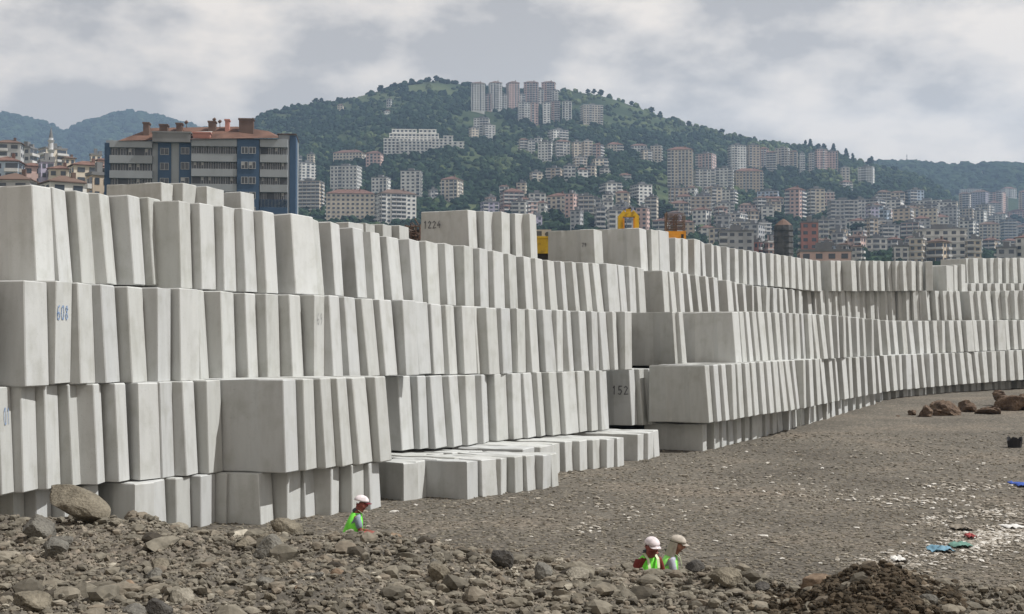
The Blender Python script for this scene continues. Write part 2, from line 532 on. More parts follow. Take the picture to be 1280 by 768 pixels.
# ------------------------------------------------------------------ concrete blocks
BW, BL, BH = 0.86, 2.2, 2.0
def block_mesh(batter, side, groove, seed):
    rs = random.Random(seed)
    gd, g0, g1, gs = groove, 0.75, 1.45, 0.10
    ring = [(0, 0), (-BW, 0), (-BW, -g0 + gs), (-BW + gd, -g0 - gs), (-BW + gd, -g1 + gs), (-BW, -g1 - gs), (-BW, -BL), (0, -BL), (0, -g1 - gs), (-gd, -g1 + gs), (-gd, -g0 - gs), (0, -g0 + gs)]
    bm = bmesh.new()
    lo, hi = [], []
    for x, y in ring:
        lo.append(bm.verts.new((x + rs.uniform(-.006, .006), y + rs.uniform(-.006, .006), 0)))
        fx = x + BW / 2
        xt = -BW / 2 + fx * (1 - side / BW * 2)
        yt = -batter + (y / BL) * (BL - 2 * abs(batter) * .6) if batter > 0 else y - batter * .5
        hi.append(bm.verts.new((xt + rs.uniform(-.008, .008), yt + rs.uniform(-.008, .008), BH + rs.uniform(-.012, .0))))
    n = len(ring)
    for i in range(n):
        j = (i + 1) % n
        bm.faces.new((lo[j], lo[i], hi[i], hi[j]))
    bm.faces.new(lo)
    bm.faces.new(list(reversed(hi)))
    bmesh.ops.recalc_face_normals(bm, faces=bm.faces)
    eds = [e for e in bm.edges if len(e.link_faces) == 2 and e.link_faces[0].normal.angle(e.link_faces[1].normal) > 0.9]
    bmesh.ops.bevel(bm, geom=eds, offset=0.022, segments=1, affect='EDGES')
    # knocked corners and edges
    for v_ in bm.verts:
        if rs.random() < 0.26:
            v_.co += Vector((rs.uniform(-.014, .014), rs.uniform(-.022, .004), rs.uniform(-.035, .0) if v_.co.z > 1 else rs.uniform(0, .02)))
    me = bpy.data.meshes.new('concrete_block')
    bm.to_mesh(me)
    bm.free()
    me.materials.append(M_CON)
    return me
BMESH = [block_mesh(b, s, gdep, i) for i, (b, s, gdep) in enumerate([(.08, .01, .05), (.11, .01, .05), (.14, .01, .06), (.17, .012, .05), (.21, .012, .05), (.05, .005, .05), (.12, .02, .05), (.02, .0, .05), (-.04, .0, .05), (.16, .015, .06)])]

PHI = [(-50, 19), (0, 20), (250, 22), (500, 24), (1000, 26), (1100, 29), (1280, 36), (1400, 40)]
# every run: points (u, pixels per two metres, top y) along the front edge of the blocks, how many rows deep, most blocks
ROWS = {
 'top': [([(203, 77, 227), (216, 76.5, 227)], 1), ([(228, 76, 228), (242, 75.5, 229)], 1), ([(258, 75, 232), (274, 74, 233)], 2), ([(303, 72, 239), (316, 71.5, 240)], 2),
         ([(437, 60, 277), (505, 56.5, 281.5)], 9), ([(588, 66, 261.5), (668, 63.5, 267)], 5), ([(745, 58.5, 286), (752, 58, 286)], 1), ([(802, 56.5, 284.6), (836, 54.6, 288.5)], 4),
         ([(845, 53, 297), (860, 52, 298)], 2), ([(869, 50, 298.4), (900, 46.4, 307), (960, 41.5, 316), (1025, 39, 325.5)], 99), ([(1040, 38.7, 325.5), (1116, 37.8, 326.2), (1166, 37.4, 326.2)], 99),
         ([(1184, 37, 332), (1206, 36.5, 330)], 3), ([(1210, 33.5, 323), (1280, 32.5, 322), (1345, 32, 322)], 99)],
 'second': [([(45, 124, 230), (110, 118, 237), (205, 110, 247), (214, 109.5, 248)], 99), ([(226, 111, 250), (348, 104, 264)], 99), ([(370, 102, 266), (437, 90, 281), (502, 84, 296), (541, 80, 301), (580, 77, 306), (640, 72.5, 317), (692, 68, 325), (760, 63, 328.5), (801, 59.8, 334)], 99),
            ([(831, 57.5, 338), (856, 56, 340), (900, 50, 347)], 99), ([(912, 49, 350), (945, 44, 357), (1005, 39.5, 363)], 99), ([(1012, 39, 363), (1100, 37.8, 363.5), (1165, 37.4, 363.5), (1204, 37.2, 363.5)], 99), ([(1215, 37, 364), (1280, 36.5, 363), (1345, 36, 363)], 99), ([(1168, 35, 354), (1280, 33.5, 354), (1345, 33, 354)], 99)],
 'third': [([(-30, 139, 347), (0, 136, 348)], 1), ([(33, 134, 350), (65, 131, 350), (167, 122, 357.5), (229, 117, 360), (320, 109, 366.5), (414, 104, 369), (502, 95.5, 374.5), (514, 94.8, 375)], 99), ([(524, 91.5, 377), (554, 88.5, 380.5), (598, 85, 383), (606, 84.5, 383.5)], 99),
           ([(612, 85, 384), (640, 82, 385), (744, 75, 389), (772, 73.5, 389.5), (783, 73, 389.7)], 99), ([(786, 66.3, 389.6), (800, 66, 389.7)], 1), ([(844, 68, 390), (862, 67.6, 390)], 2), ([(920, 67, 390), (945, 64, 389), (985, 60, 391), (1038, 56, 393), (1065, 51, 396), (1116, 43.5, 401), (1165, 41, 401), (1280, 37, 400), (1345, 36, 400)], 99)],
 'fourth': [([(-25, 138, 485), (70, 130, 481), (168, 123, 478.5), (264, 117, 475.5), (288, 115.5, 475)], 99), ([(358, 117, 474.5), (480, 107, 471)], 99), ([(503, 94, 470), (560, 90, 470), (640, 83, 467), (700, 79, 465), (752, 75, 463), (760, 74.5, 463)], 99),
            ([(790, 71.5, 461), (818, 70, 461)], 3), ([(886, 72, 457), (915, 70, 455.5), (945, 67, 453), (1000, 62, 450), (1038, 56, 448), (1060, 52, 447), (1116, 45, 444), (1200, 40, 441), (1280, 37.5, 437.5), (1345, 37, 437)], 99)],
 'bottom': [([(-40, 134, 617), (120, 126, 606.5), (136, 125.5, 605.5)], 99), ([(170, 125, 604.5), (268, 117, 592.5), (304, 114.5, 589)], 99), ([(331, 117, 591.5), (480, 107, 578)], 99), ([(505, 102, 579), (572, 98.5, 571.5), (584, 98, 570.5)], 99), ([(585, 101, 577), (640, 97, 571), (700, 93, 567)], 99),
            ([(655, 90, 561), (704, 85, 553.4)], 99), ([(709, 84, 552), (786, 79.5, 546.5)], 99), ([(796, 77, 542.5), (832, 74, 537)], 99), ([(878, 71, 530), (886, 70.5, 529.5)], 1), ([(893, 70, 527), (960, 63, 514.5), (1038, 54, 500), (1116, 44, 489), (1200, 39, 480), (1280, 36.5, 475.5), (1345, 36, 475)], 99)],
}
blocks = []          # (row, x, y, ztop, phi, w, u)
PER = [(-50, 31), (0, 31), (350, 26.5), (500, 23), (650, 17), (800, 12.5), (900, 9.5), (1000, 8), (1100, 9), (1280, 10.5)]
def run_blocks(row, pts, nmax, rs):
    W3 = [((u_ - 640) * 2 / s_, 2 * F / s_, EZ + (HOR - y_) * 2 / s_, u_) for u_, s_, y_ in pts]
    us_, k = [pts[0][0]], 0
    while us_[-1] < pts[-1][0] and len(us_) < nmax + 1:
        us_.append(us_[-1] + interp(us_[-1], PER) * rs.uniform(.84, 1.16))
    # front corners on the wall line, each moved a little in or out
    pc = []
    for i, u_ in enumerate(us_):
        j = 0
        while j < len(W3) - 2 and u_ > W3[j + 1][3]: j += 1
        p0, p1 = W3[j], W3[j + 1]
        a_ = (u_ - 640) / F
        dx, dy = p1[0] - p0[0], p1[1] - p0[1]
        t = (a_ * p0[1] - p0[0]) / (dx - a_ * dy)
        q_ = [p0[m] + (p1[m] - p0[m]) * t for m in range(3)]
        if i:
            sft = 1 + rs.gauss(0, .0016)
            q_[0] *= sft; q_[1] *= sft
        pc.append(q_)
    for i in range(len(pc) - 1):
        c0, c1 = pc[i], pc[i + 1]
        head = math.atan2(c1[0] - c0[0], c1[1] - c0[1])
        dist = math.hypot(c1[0] - c0[0], c1[1] - c0[1])
        f = rs.gauss(.585, .05)
        q_ = rs.random()
        if q_ < .07: f = .95
        elif q_ < .15: f = .36
        best = None
        for g_ in range(2, 60):
            diff = R(g_)
            phi = head - diff
            w = dist * math.cos(diff)
            ex, ey = c0[0] + math.sin(phi) * w, c0[1] + math.cos(phi) * w
            ue = 640 + F * ex / ey
            fr = (ue - us_[i]) / (us_[i + 1] - us_[i])
            if best is None or abs(fr - f) < best[0]: best = (abs(fr - f), phi, w)
        _, phi, w = best
        if i == 0 and pts[0][0] > 0: phi = max(phi, R(interp(us_[i], PHI)) - R(3))
        blocks.append((row, c0[0], c0[1], c0[2], phi, min(1.15, max(.35, w - .015)), us_[i]))
for hi_, lo_ in (('second', 'third'), ('third', 'fourth'), ('fourth', 'bottom')):
    for pts, _ in ROWS[hi_]:
        for u_, s_, y_ in pts:
            allp = sorted((q for pp, _ in ROWS[lo_] for q in pp))
            yl = interp(u_, [(q[0], q[2]) for q in allp])
            if y_ + s_ < yl - 1: print('GAP', hi_, u_, round(yl - y_ - s_, 1))
rs = random.Random(5)
for row, runs in ROWS.items():
    for pts, nmax in runs:
        run_blocks(row, pts, nmax, rs)
# second rank of the bottom course, under the ledge
for row, x, y, z, phi, w, u_ in list(blocks):
    if row == 'bottom' and 500 < u_ < 835:
        for kk in (1,):
            blocks.append(('ledge', x - math.cos(phi) * (BL + .03) * kk, y + math.sin(phi) * (BL + .03) * kk, z + rs.uniform(-.02, .0), phi, w, u_))
order = sorted(range(len(blocks)), key=lambda i: blocks[i][2])
FARLIM = 305
near_set = set(order[:FARLIM])
COURSE = {'top': 'topmost course', 'second': 'second course from the top', 'third': 'middle course', 'fourth': 'fourth course down', 'bottom': 'bottom course on the gravel', 'ledge': 'rank lying behind the low ledge'}
cnt = {}
near_blocks = {}
farV, farT, farR = [], [], []
vr = random.Random(9)
far_list = []
for i, (row, x, y, z, phi, w, u_) in enumerate(blocks):
    q = fbm(np.array([x * .35]), np.array([y * .35]), 2, 77)[0]
    vi = int(min(4, max(0, 2 + q * 9 + vr.gauss(0, .5)))) if vr.random() > .08 else vr.choice((5, 6, 7, 8, 9, 1))
    if row == 'bottom': vi = vr.choice((0, 5, 7, 6, 8))
    if row == 'top': vi = vr.choice((0, 5, 7, 6))
    th = math.atan2(-math.cos(phi), -math.sin(phi))
    lean = vr.gauss(0, .006)
    if i in near_set:
        o = bpy.data.objects.new('concrete_block', BMESH[vi])
        C.objects.link(o)
        o.location = (x, y, z - BH)
        o.rotation_euler = (lean, vr.gauss(0, .006), th)
        o.scale = (w / BW, 1, 1)
        near_blocks.setdefault(row, []).append((u_, o))
    else:
        far_list.append((vi, Matrix.Translation((x, y, z - BH)) @ Matrix.Rotation(th, 4, 'Z') @ Matrix.Diagonal((w / BW, 1, 1, 1))))
for row, lst in near_blocks.items():
    lst.sort(key=lambda q: q[0])
    for k, (u_, o) in enumerate(lst, 1):
        tag(o, 'pale concrete block, %s from the left end in the %s' % (ordinal(k), COURSE[row]), 'concrete block', 'concrete blocks stacked in the long wall')
bm = bmesh.new()
for vi, M in far_list:
    tmp = BMESH[vi].copy()
    tmp.transform(M)
    bm.from_mesh(tmp)
    bpy.data.meshes.remove(tmp)
me = bpy.data.meshes.new('distant_concrete_blocks')
bm.to_mesh(me)
bm.free()
tag(link('distant_concrete_blocks', me, [M_CON]), 'hundreds of stacked pale concrete blocks at the far end of the wall', 'concrete blocks', 'concrete blocks stacked in the long wall', 'stuff')

# number painted on blocks: hand drawn strokes as thin ribbons
STROKE = {'6': [[(.75, 1), (.3, .85), (.08, .4), (.2, .05), (.6, 0), (.85, .2), (.7, .45), (.3, .48), (.1, .3)]], '0': [[(.5, 1), (.15, .8), (.08, .4), (.3, .02), (.7, .05), (.9, .5), (.75, .9), (.5, 1)]],
          '8': [[(.5, .52), (.2, .75), (.5, 1), (.8, .78), (.5, .52), (.12, .25), (.45, 0), (.85, .22), (.5, .52)]], '1': [[(.3, .8), (.55, 1), (.5, 0)]], '2': [[(.1, .8), (.45, 1), (.8, .75), (.1, 0), (.9, .03)]],
          '4': [[(.6, 1), (.1, .35), (.9, .38)], [(.65, .6), (.6, 0)]], '5': [[(.85, 1), (.25, .98), (.2, .55), (.65, .6), (.85, .3), (.5, 0), (.1, .08)]], '7': [[(.1, .95), (.85, 1), (.35, 0)]], '-': [[(.1, .5), (.9, .52)]],
          '9': [[(.8, .65), (.4, .5), (.15, .75), (.5, 1), (.82, .8), (.75, .3), (.4, 0)]], '3': [[(.15, .95), (.8, .95), (.4, .55), (.85, .35), (.5, 0), (.1, .1)]]}
M_BLUE = mat('blue_paint', (0.22, 0.32, 0.50), 0.7)
M_BLACK = mat('black_paint', (0.12, 0.12, 0.13), 0.7)
def painted(block, text, origin, xdir, zdir, h, m, thick=.012, seed=1):
    rr = random.Random(seed)
    mb = MB()
    o_, xd, zd = Vector(origin), Vector(xdir), Vector(zdir)
    nn = xd.cross(zd).normalized()
    for k, ch in enumerate(text):
        for st in STROKE.get(ch, []):
            pts = [o_ + xd * ((k * .78 + px * .6) * h) + zd * ((py + rr.uniform(-.04, .04)) * h) for px, py in st]
            for a, b in zip(pts[:-1], pts[1:]):
                d = (b - a).normalized()
                s = d.cross(nn) * thick
                e_ = d * thick * .8
                mb.quad(a - s - e_, b - s + e_, b + s + e_, a + s - e_)
    return mb.build('painted_number', m, block)
def nearest(row, u_):
    return min(near_blocks[row], key=lambda q: abs(q[0] - u_))[1]
def on_front(o, text, h, z, m, seed=1, thick=.012, x0=-.10):
    # front face of the block: y = 0 at the foot, leaning back with height
    vmax = max(v.co.z for v in o.data.vertices)
    ft = max(v.co.y for v in o.data.vertices if v.co.z > vmax - .05)
    fb = max(v.co.y for v in o.data.vertices if v.co.z < .05)
    sl = (ft - fb) / BH
    zd = Vector((0, sl, 1)).normalized()
    painted(o, text, (x0, fb + sl * z + .012, z), (-1, 0, 0), zd, h, m, thick, seed)
def on_side(o, text, h, z, m, y0=-.75, seed=1, thick=.012):
    # the side seen from the camera is x = 0; text runs towards the front edge
    painted(o, text, (.014, y0, z), (0, 1, 0), (0, 0, 1), h, m, thick, seed)

# ------------------------------------------------------------------ yard behind the wall
yard_pts = []
bl = sorted([b for b in blocks if b[0] == 'third'], key=lambda b: b[2])
mb = MB()
front = [(b[1] - math.cos(b[4]) * 2.1, b[2] + math.sin(b[4]) * 2.1, b[3] - .35) for b in bl]
front = [(-60, 5, front[0][2])] + front + [(90, 110, front[-1][2])]
for a, b in zip(front[:-1], front[1:]):
    mb.quad(a, b, (b[0] - 60, b[1] + 130, b[2] + .6), (a[0] - 60, a[1] + 130, a[2] + .6))
tag(mb.build('yard_ground', M_GROUND), kind='structure')

# ------------------------------------------------------------------ hills
RIDGE = [(-700, 330), (-200, 300), (0, 262), (100, 246), (200, 222), (250, 196), (300, 160), (320, 147), (340, 140), (380, 131), (430, 125), (470, 113), (505, 105), (540, 99.5), (570, 103), (600, 106), (650, 112), (720, 114), (745, 117), (765, 122), (800, 134), (850, 153),
         (900, 167), (960, 178), (1000, 183), (1040, 189), (1062, 199), (1085, 206), (1110, 213), (1140, 217), (1165, 228), (1185, 242), (1203, 259), (1225, 275), (1260, 290), (1320, 305), (1700, 325)]
def vridge(u):
    return np.interp(u, [p[0] for p in RIDGE], [p[1] for p in RIDGE])
Y0, Y1 = 700.0, 2000.0
VB = 334.0
def hill_v(u, Y):
    t = np.clip((Y - Y0) / (Y1 - Y0), 0, 1)
    prof = t ** 0.85
    b = (fbm(u * .012 + 5, Y * .0035, 4, 41)) * 26 * np.sin(np.pi * np.clip(t, 0, 1)) ** .8
    vr_ = vridge(u)
    return VB + (vr_ - VB) * prof + b * np.clip((VB - vr_) / 150, 0, 1)
def terr_z(u, Y):
    u, Y = np.asarray(u, float), np.asarray(Y, float)
    Yc = np.clip(Y, Y0, Y1)
    z = EZ + (HOR - hill_v(u, Yc)) / F * Yc
    zb = EZ + (HOR - VB) / F * Y0
    low = 4.5 + (zb - 4.5) * np.clip((Y - 170) / (Y0 - 170), 0, 1)
    z = np.where(Y < Y0, low, z)
    back = np.maximum(Y - Y1, 0)
    return z - back * 0.35 - back ** 2 * .00012
def hill_Y(u, v):
    Ys = np.linspace(Y0, Y1, 260)
    vv = hill_v(np.full_like(Ys, u), Ys)
    k = np.where(vv <= v)[0]
    return float(Ys[k[0]]) if len(k) else Y1 * .99
def ridge_z(pts, Yc, dip, s):
    def f(u, Y):
        v_ = np.interp(u, [p[0] for p in pts], [p[1] for p in pts])
        zc = EZ + (HOR - v_) / F * Yc
        d = (Yc - Y) / dip
        zz = np.where(d > 0, zc * np.exp(-d * d * .9) + 20 * (1 - np.exp(-d * d)), zc - (Y - Yc) * .3)
        return zz + 14 * fbm(u * .02, Y * .004, 3, s) * np.clip(np.abs(d) * 3, 0, 1)
    return f
LEFTR = [(-900, 190), (-300, 150), (-60, 146), (0, 150), (20, 154), (40, 160), (55, 161), (66, 168), (78, 174), (90, 168), (110, 159), (135, 153), (160, 149), (185, 153), (215, 158), (260, 172), (330, 200), (420, 240), (600, 300)]
RIGHTR = [(850, 290), (1000, 240), (1080, 216), (1120, 213), (1150, 214), (1180, 217), (1200, 218), (1230, 217), (1260, 216), (1285, 219), (1350, 221), (1700, 235), (2300, 270)]
left_z = ridge_z(LEFTR, 4300., 1100., 51)
right_z = ridge_z(RIGHTR, 3000., 900., 61)
def hill_mat(name, dark, light, dry, sc):
    def f(t, b):
        n, _ = noise(t, sc, 7, rough=.6)
        r = ramp(t, n.outputs['Fac'], [(0.38, dark), (0.5, light), (0.64, dry)])
        t.links.new(r.outputs[0], b.inputs['Base Color'])
        n2, _ = noise(t, sc * 12, 5)
        bump(t, b, n2.outputs['Fac'], 4.0, 0.8)
    return mat(name, light, 1.0, f, 0.05)
M_HILL = hill_mat('hill_ground', (0.024, 0.037, 0.020), (0.042, 0.060, 0.029), (0.095, 0.115, 0.058), 0.006)
def sheet(name, zf, u0, u1, nu, Ya, Yb_, ny, m):
    U, YY_ = np.meshgrid(np.linspace(u0, u1, nu), np.linspace(Ya, Yb_, ny))
    Z = zf(U, YY_)
    V_ = np.stack([(U - 640) / F * YY_, YY_, Z], 2).reshape(-1, 3)
    ii = np.arange(U.size).reshape(U.shape)
    Q_ = np.stack([ii[:-1, :-1], ii[:-1, 1:], ii[1:, 1:], ii[1:, :-1]], 2).reshape(-1, 4)
    return tag(link(name, np_mesh(name, V_, Q_, True, nv=4), [m]), kind='structure')
sheet('hill', terr_z, -1500, 2800, 420, 150, 2700, 200, M_HILL)
sheet('far_hills', left_z, -1500, 640, 220, 2750, 4700, 60, M_HILL)
sheet('far_ridge', right_z, 820, 2600, 180, 2150, 3600, 60, M_HILL)

# forest cover
def crown_shape(sub, rs_):
    V_, T_ = ICO[sub]
    q = V_ * 1.9 + rs_.uniform(0, 60, 3)
    r_ = 1 + .9 * fbm(q[:, 0] + q[:, 2] * 1.3, q[:, 1] + q[:, 2], 3, 8) + rs_.uniform(-.10, .10, len(V_))
    W_ = V_ * r_[:, None]
    W_[:, 2] = W_[:, 2] * .9 + .45
    return W_
crs = [crown_shape(2, RS) for _ in range(18)]
FOL = [(0, (0.014, 0.026, 0.018)), (0.35, (0.021, 0.038, 0.023)), (0.7, (0.036, 0.058, 0.030)), (1, (0.10, 0.125, 0.056))]
def foliage_b(t, b):
    a = t.nodes.new('ShaderNodeAttribute')
    a.attribute_name = 'tint'
    r_ = ramp(t, a.outputs['Fac'], FOL)
    n, _ = noise(t, .35, 4)
    s = ramp(t, n.outputs['Fac'], [(0.35, (.6, .6, .6)), (0.6, (1.25, 1.25, 1.2))])
    t.links.new(mixc(t, 1.0, r_.outputs[0], s.outputs[0], 'MULTIPLY'), b.inputs['Base Color'])
M_FOL = mat('foliage', (0.05, 0.08, 0.03), 1.0, foliage_b, 0.05)
M_BARK = mat('bark', (0.09, 0.07, 0.05), 0.95)
MEADOW = [(540, 110, 34, 7, .93), (357, 146, 22, 5, .7), (600, 150, 34, 12, .8), (790, 140, 70, 16, .75), (735, 122, 50, 10, .7), (845, 160, 40, 9, .6), (470, 120, 30, 6, .5), (950, 190, 40, 7, .4), (460, 175, 40, 9, .4), (620, 205, 40, 10, .4), (480, 128, 30, 8, .7), (430, 135, 18, 5, .9), (620, 165, 30, 6, .8), (1060, 225, 30, 14, .5), (870, 240, 60, 26, .6), (700, 190, 60, 18, .5)]
nt_ = 26000
u = RS.uniform(180, 1330, nt_)
Y = Y0 * .6 + (Y1 + 30 - Y0 * .6) * RS.uniform(0, 1, nt_) ** .8
v = hill_v(u, Y)
keep = np.ones(nt_, bool)
light = np.zeros(nt_)
for cu, cv, su, sv, p in MEADOW:
    ins = ((u - cu) / su) ** 2 + ((v - cv) / sv) ** 2 < 1 + fbm(u * .05, v * .09, 3, 91) * 1.4
    keep &= ~(ins & (RS.uniform(0, 1, nt_) < p))
    light += ins * .4
dens = fbm(u * .02, Y * .006, 3, 71)
keep &= (dens > -.26) | (RS.uniform(0, 1, nt_) < .5)
u, Y, light = u[keep], Y[keep], light[keep]
r = RS.uniform(2.0, 5.0, len(u)) * (.6 + .4 * Y / 2000)
ridge_light = np.clip((hill_v(u, Y) - vridge(u)) / 22, 0, 1)
tn = np.clip(.28 + .9 * fbm(u * .03, Y * .01, 3, 81) + RS.normal(0, .2, len(u)) + light + .3 * (1 - ridge_light) * (u > 700), 0, 1)
pos = np.stack([(u - 640) / F * Y, Y, terr_z(u, Y) - .6], 1)
sc = np.stack([r, r * RS.uniform(.8, 1.1, len(r)), r * RS.uniform(.8, 1.35, len(r))], 1)
tag(link('forest', scatter('forest', crs, ICO[2][1], pos, sc, tn, False), [M_FOL]), 'dark green woodland covering the hill behind the town', 'forest', kind='stuff')
def far_forest(name, zf, u0, u1, Ya, Yb_, n, rr, label):
    u = RS.uniform(u0, u1, n)
    Y = RS.uniform(Ya, Yb_, n)
    r = RS.uniform(rr * .6, rr * 1.3, n)
    pos = np.stack([(u - 640) / F * Y, Y, zf(u, Y) - r * .2], 1)
    sc = np.stack([r * 1.2, r * 1.2, r * RS.uniform(.8, 1.3, n)], 1)
    tn = np.clip(.4 + .8 * fbm(u * .04, Y * .004, 3, 14) + RS.normal(0, .12, n), 0, 1)
    tag(link(name, scatter(name, crs, ICO[2][1], pos, sc, tn), [M_FOL]), label, 'forest', kind='stuff')
far_forest('far_forest', left_z, -60, 420, 3300, 4320, 2600, 11, 'hazy blue woodland on the most distant hills')
far_forest('ridge_forest', right_z, 1050, 1330, 2400, 3010, 1500, 9, 'hazy woodland on the far low ridge with the masts')

# ------------------------------------------------------------------ town
def paint(name, col, var=.12):
    def f(t, b):
        n, _ = noise(t, .25, 5, sc=(1, 1, .5))
        s = ramp(t, n.outputs['Fac'], [(0.35, (1 - var * 2,) * 3), (0.55, (1, 1, 1))])
        t.links.new(mixc(t, 1.0, col, s.outputs[0], 'MULTIPLY'), b.inputs['Base Color'])
    return mat(name, col, .85, f, .2)
WALLS = {'white': paint('white_render', (0.73, 0.72, 0.68)), 'cream': paint('cream_render', (0.63, 0.56, 0.46)), 'grey': paint('grey_render', (0.46, 0.46, 0.46)), 'pink': paint('pink_render', (0.61, 0.44, 0.39)),
         'beige': paint('beige_render', (0.54, 0.45, 0.35)), 'pale blue': paint('blue_render', (0.44, 0.52, 0.61)), 'ochre': paint('ochre_render', (0.59, 0.44, 0.27)), 'lilac': paint('lilac_render', (0.44, 0.41, 0.51)), 'brick red': paint('red_render', (0.44, 0.21, 0.17))}
M_GLASS = mat('window_glass', (.05, .06, .075), .25, spec=.5)
M_TRIM = paint('balcony_trim', (.58, .57, .55))
def tiles(t, b):
    n, _ = noise(t, .5, 6)
    r_ = ramp(t, n.outputs['Fac'], [(.3, (.10, .06, .05)), (.5, (.155, .09, .072)), (.7, (.21, .13, .105))])
    t.links.new(r_.outputs[0], b.inputs['Base Color'])
    wv = t.nodes.new('ShaderNodeTexWave')
    wv.bands_direction = 'Z'
    wv.inputs['Scale'].default_value = 3
    tcx = t.nodes.new('ShaderNodeTexCoord')
    t.links.new(tcx.outputs['Object'], wv.inputs['Vector'])
    bump(t, b, wv.outputs['Fac'], .08, .6)
M_RED = mat('red_roof_tiles', (.24, .10, .07), .85, tiles, .15)
M_GREYROOF = paint('grey_roof', (.20, .20, .20))
M_BROWNROOF = paint('brown_roof', (.14, .095, .075))
ROOFS = {'red tiled roof': M_RED, 'flat grey roof': M_GREYROOF, 'brown roof': M_BROWNROOF}
def hip(mb, x0, x1, y0, y1, z, h, over=.6, mi=0):
    x0, x1, y0, y1 = x0 - over, x1 + over, y0 - over, y1 + over
    dx, dy = x1 - x0, y1 - y0
    r_ = min(dx, dy) / 2 * .96
    if dx >= dy:
        a, b = (x0 + r_, (y0 + y1) / 2, z + h), (x1 - r_, (y0 + y1) / 2, z + h)
        q = [(x0, y0, z), (x1, y0, z), (x1, y1, z), (x0, y1, z)]
        mb.poly([q[0], q[1], b, a], mi); mb.poly([q[1], q[2], b], mi); mb.poly([q[2], q[3], a, b], mi); mb.poly([q[3], q[0], a], mi)
    else:
        a, b = ((x0 + x1) / 2, y0 + r_, z + h), ((x0 + x1) / 2, y1 - r_, z + h)
        q = [(x0, y0, z), (x1, y0, z), (x1, y1, z), (x0, y1, z)]
        mb.poly([q[0], q[1], a], mi); mb.poly([q[1], q[2], b, a], mi); mb.poly([q[2], q[3], b], mi); mb.poly([q[3], q[0], a, b], mi)
    mb.box(x0, x1, y0, y1, z - .25, z - .01, mi)
br = random.Random(21)
def apartment(loc, yaw, w, d, h, wall, roof, style, floor=3.0):
    """one house: walls with their windows and balconies in one mesh, the roof its part"""
    mb = MB()
    mb.box(-w / 2, w / 2, -d / 2, d / 2, -6, h)
    nf = max(1, int(round(h / floor)))
    fh = h / nf
    for fi, (W_, off, ax) in enumerate(((w, d / 2, 'f'), (d, w / 2, 'r'), (d, w / 2, 'l'), (w, d / 2, 'b'))):
        if ax == 'b': continue
        cols = max(2, int(W_ / 3.4))
        cw = W_ / cols
        bal = [br.random() < (.55 if style == 'balcony' else .18) for _ in range(cols)]
        strip = [br.random() < .35 for _ in range(cols)]
        def pt(x, o, z):
            if ax == 'f': return (x, -off - o, z)
            if ax == 'r': return (off + o, x, z)
            return (-off - o, -x, z)
        for c in range(cols):
            xa = -W_ / 2 + cw * c
            if style == 'tower' and strip[c]:
                mb.quad(pt(xa + cw * .2, .12, 1), pt(xa + cw * .8, .12, 1), pt(xa + cw * .8, .12, h - .8), pt(xa + cw * .2, .12, h - .8), 1)
                for k in range(nf):
                    z = k * fh
                    mb.quad(pt(xa + cw * .16, .3, z), pt(xa + cw * .84, .3, z), pt(xa + cw * .84, .3, z + .9), pt(xa + cw * .16, .3, z + .9), 2)
                continue
            for k in range(nf):
                z = k * fh
                if bal[c]:
                    mb.quad(pt(xa + cw * .06, .12, z + .3), pt(xa + cw * .94, .12, z + .3), pt(xa + cw * .94, .12, z + fh * .86), pt(xa + cw * .06, .12, z + fh * .86), 1)
                    a_, b_ = pt(xa + cw * .02, .1, z), pt(xa + cw * .98, 1.1, z + 1.0)
                    mb.box(min(a_[0], b_[0]), max(a_[0], b_[0]), min(a_[1], b_[1]), max(a_[1], b_[1]), a_[2] - .05, b_[2], 2)
                else:
                    mb.quad(pt(xa + cw * .24, .1, z + .95), pt(xa + cw * .76, .1, z + .95), pt(xa + cw * .76, .1, z + fh * .8), pt(xa + cw * .24, .1, z + fh * .8), 1)
    if style == 'band':
        for k in range(nf + 1):
            mb.box(-w / 2 - .35, w / 2 + .35, -d / 2 - .35, d / 2 + .35, k * fh - .25, k * fh + .35, 2)
    o = mb.build('apartment_block', [WALLS[wall], M_GLASS, M_TRIM], loc=loc, rot=(0, 0, yaw))
    rb = MB()
    if roof == 'flat grey roof':
        rb.box(-w / 2 - .3, w / 2 + .3, -d / 2 - .3, d / 2 + .3, h + .002, h + .7)
        rb.box(-w * .15, w * .15, -d * .2, d * .2, h + .6, h + 3.0)
        rb.box(w * .25, w * .25 + 1.5, -1, .5, h + .6, h + 1.9)
    else:
        hip(rb, -w / 2, w / 2, -d / 2, d / 2, h + .27, min(w, d) * .23)
        rb.box(w * .18, w * .18 + .9, -d * .2, -d * .2 + .9, h + .4, h + min(w, d) * .23 + 1.0)
    rb.build('roof', ROOFS[roof], o)
    return o
town = []
def house(u, vtop, wpx, vbase=None, wall='white', roof='flat grey roof', style='plain', Y=None, yaw=None, zone='', d=None):
    if Y is None: Y = hill_Y(u, vbase)
    zb = float(terr_z(u, Y)) - .5
    zt = zat(vtop, Y)
    yaw = br.uniform(-.5, .5) if yaw is None else yaw
    wm = wpx / F * Y
    dm = (d or br.uniform(.55, .9)) * wm
    dm = min(dm, 16)
    wm2 = max(4, (wm - dm * abs(math.sin(yaw))) / math.cos(yaw))
    h = max(4.5, zt - zb)
    if roof != 'flat grey roof': h = max(4, h - min(wm2, dm) * .2)
    x = (u - 640) / F * Y
    yaw += math.atan2(-x, Y) * 1.0
    o = apartment((x, Y, zb), yaw, wm2, dm, h, wall, roof, style)
    size = 'tall' if h > 24 else ('low' if h < 10 else 'mid-rise')
    town.append((zone, u, o, wall, roof, size))
    return o
FG, RR, BR_ = 'flat grey roof', 'red tiled roof', 'brown roof'
ZR = 'on the hilltop'
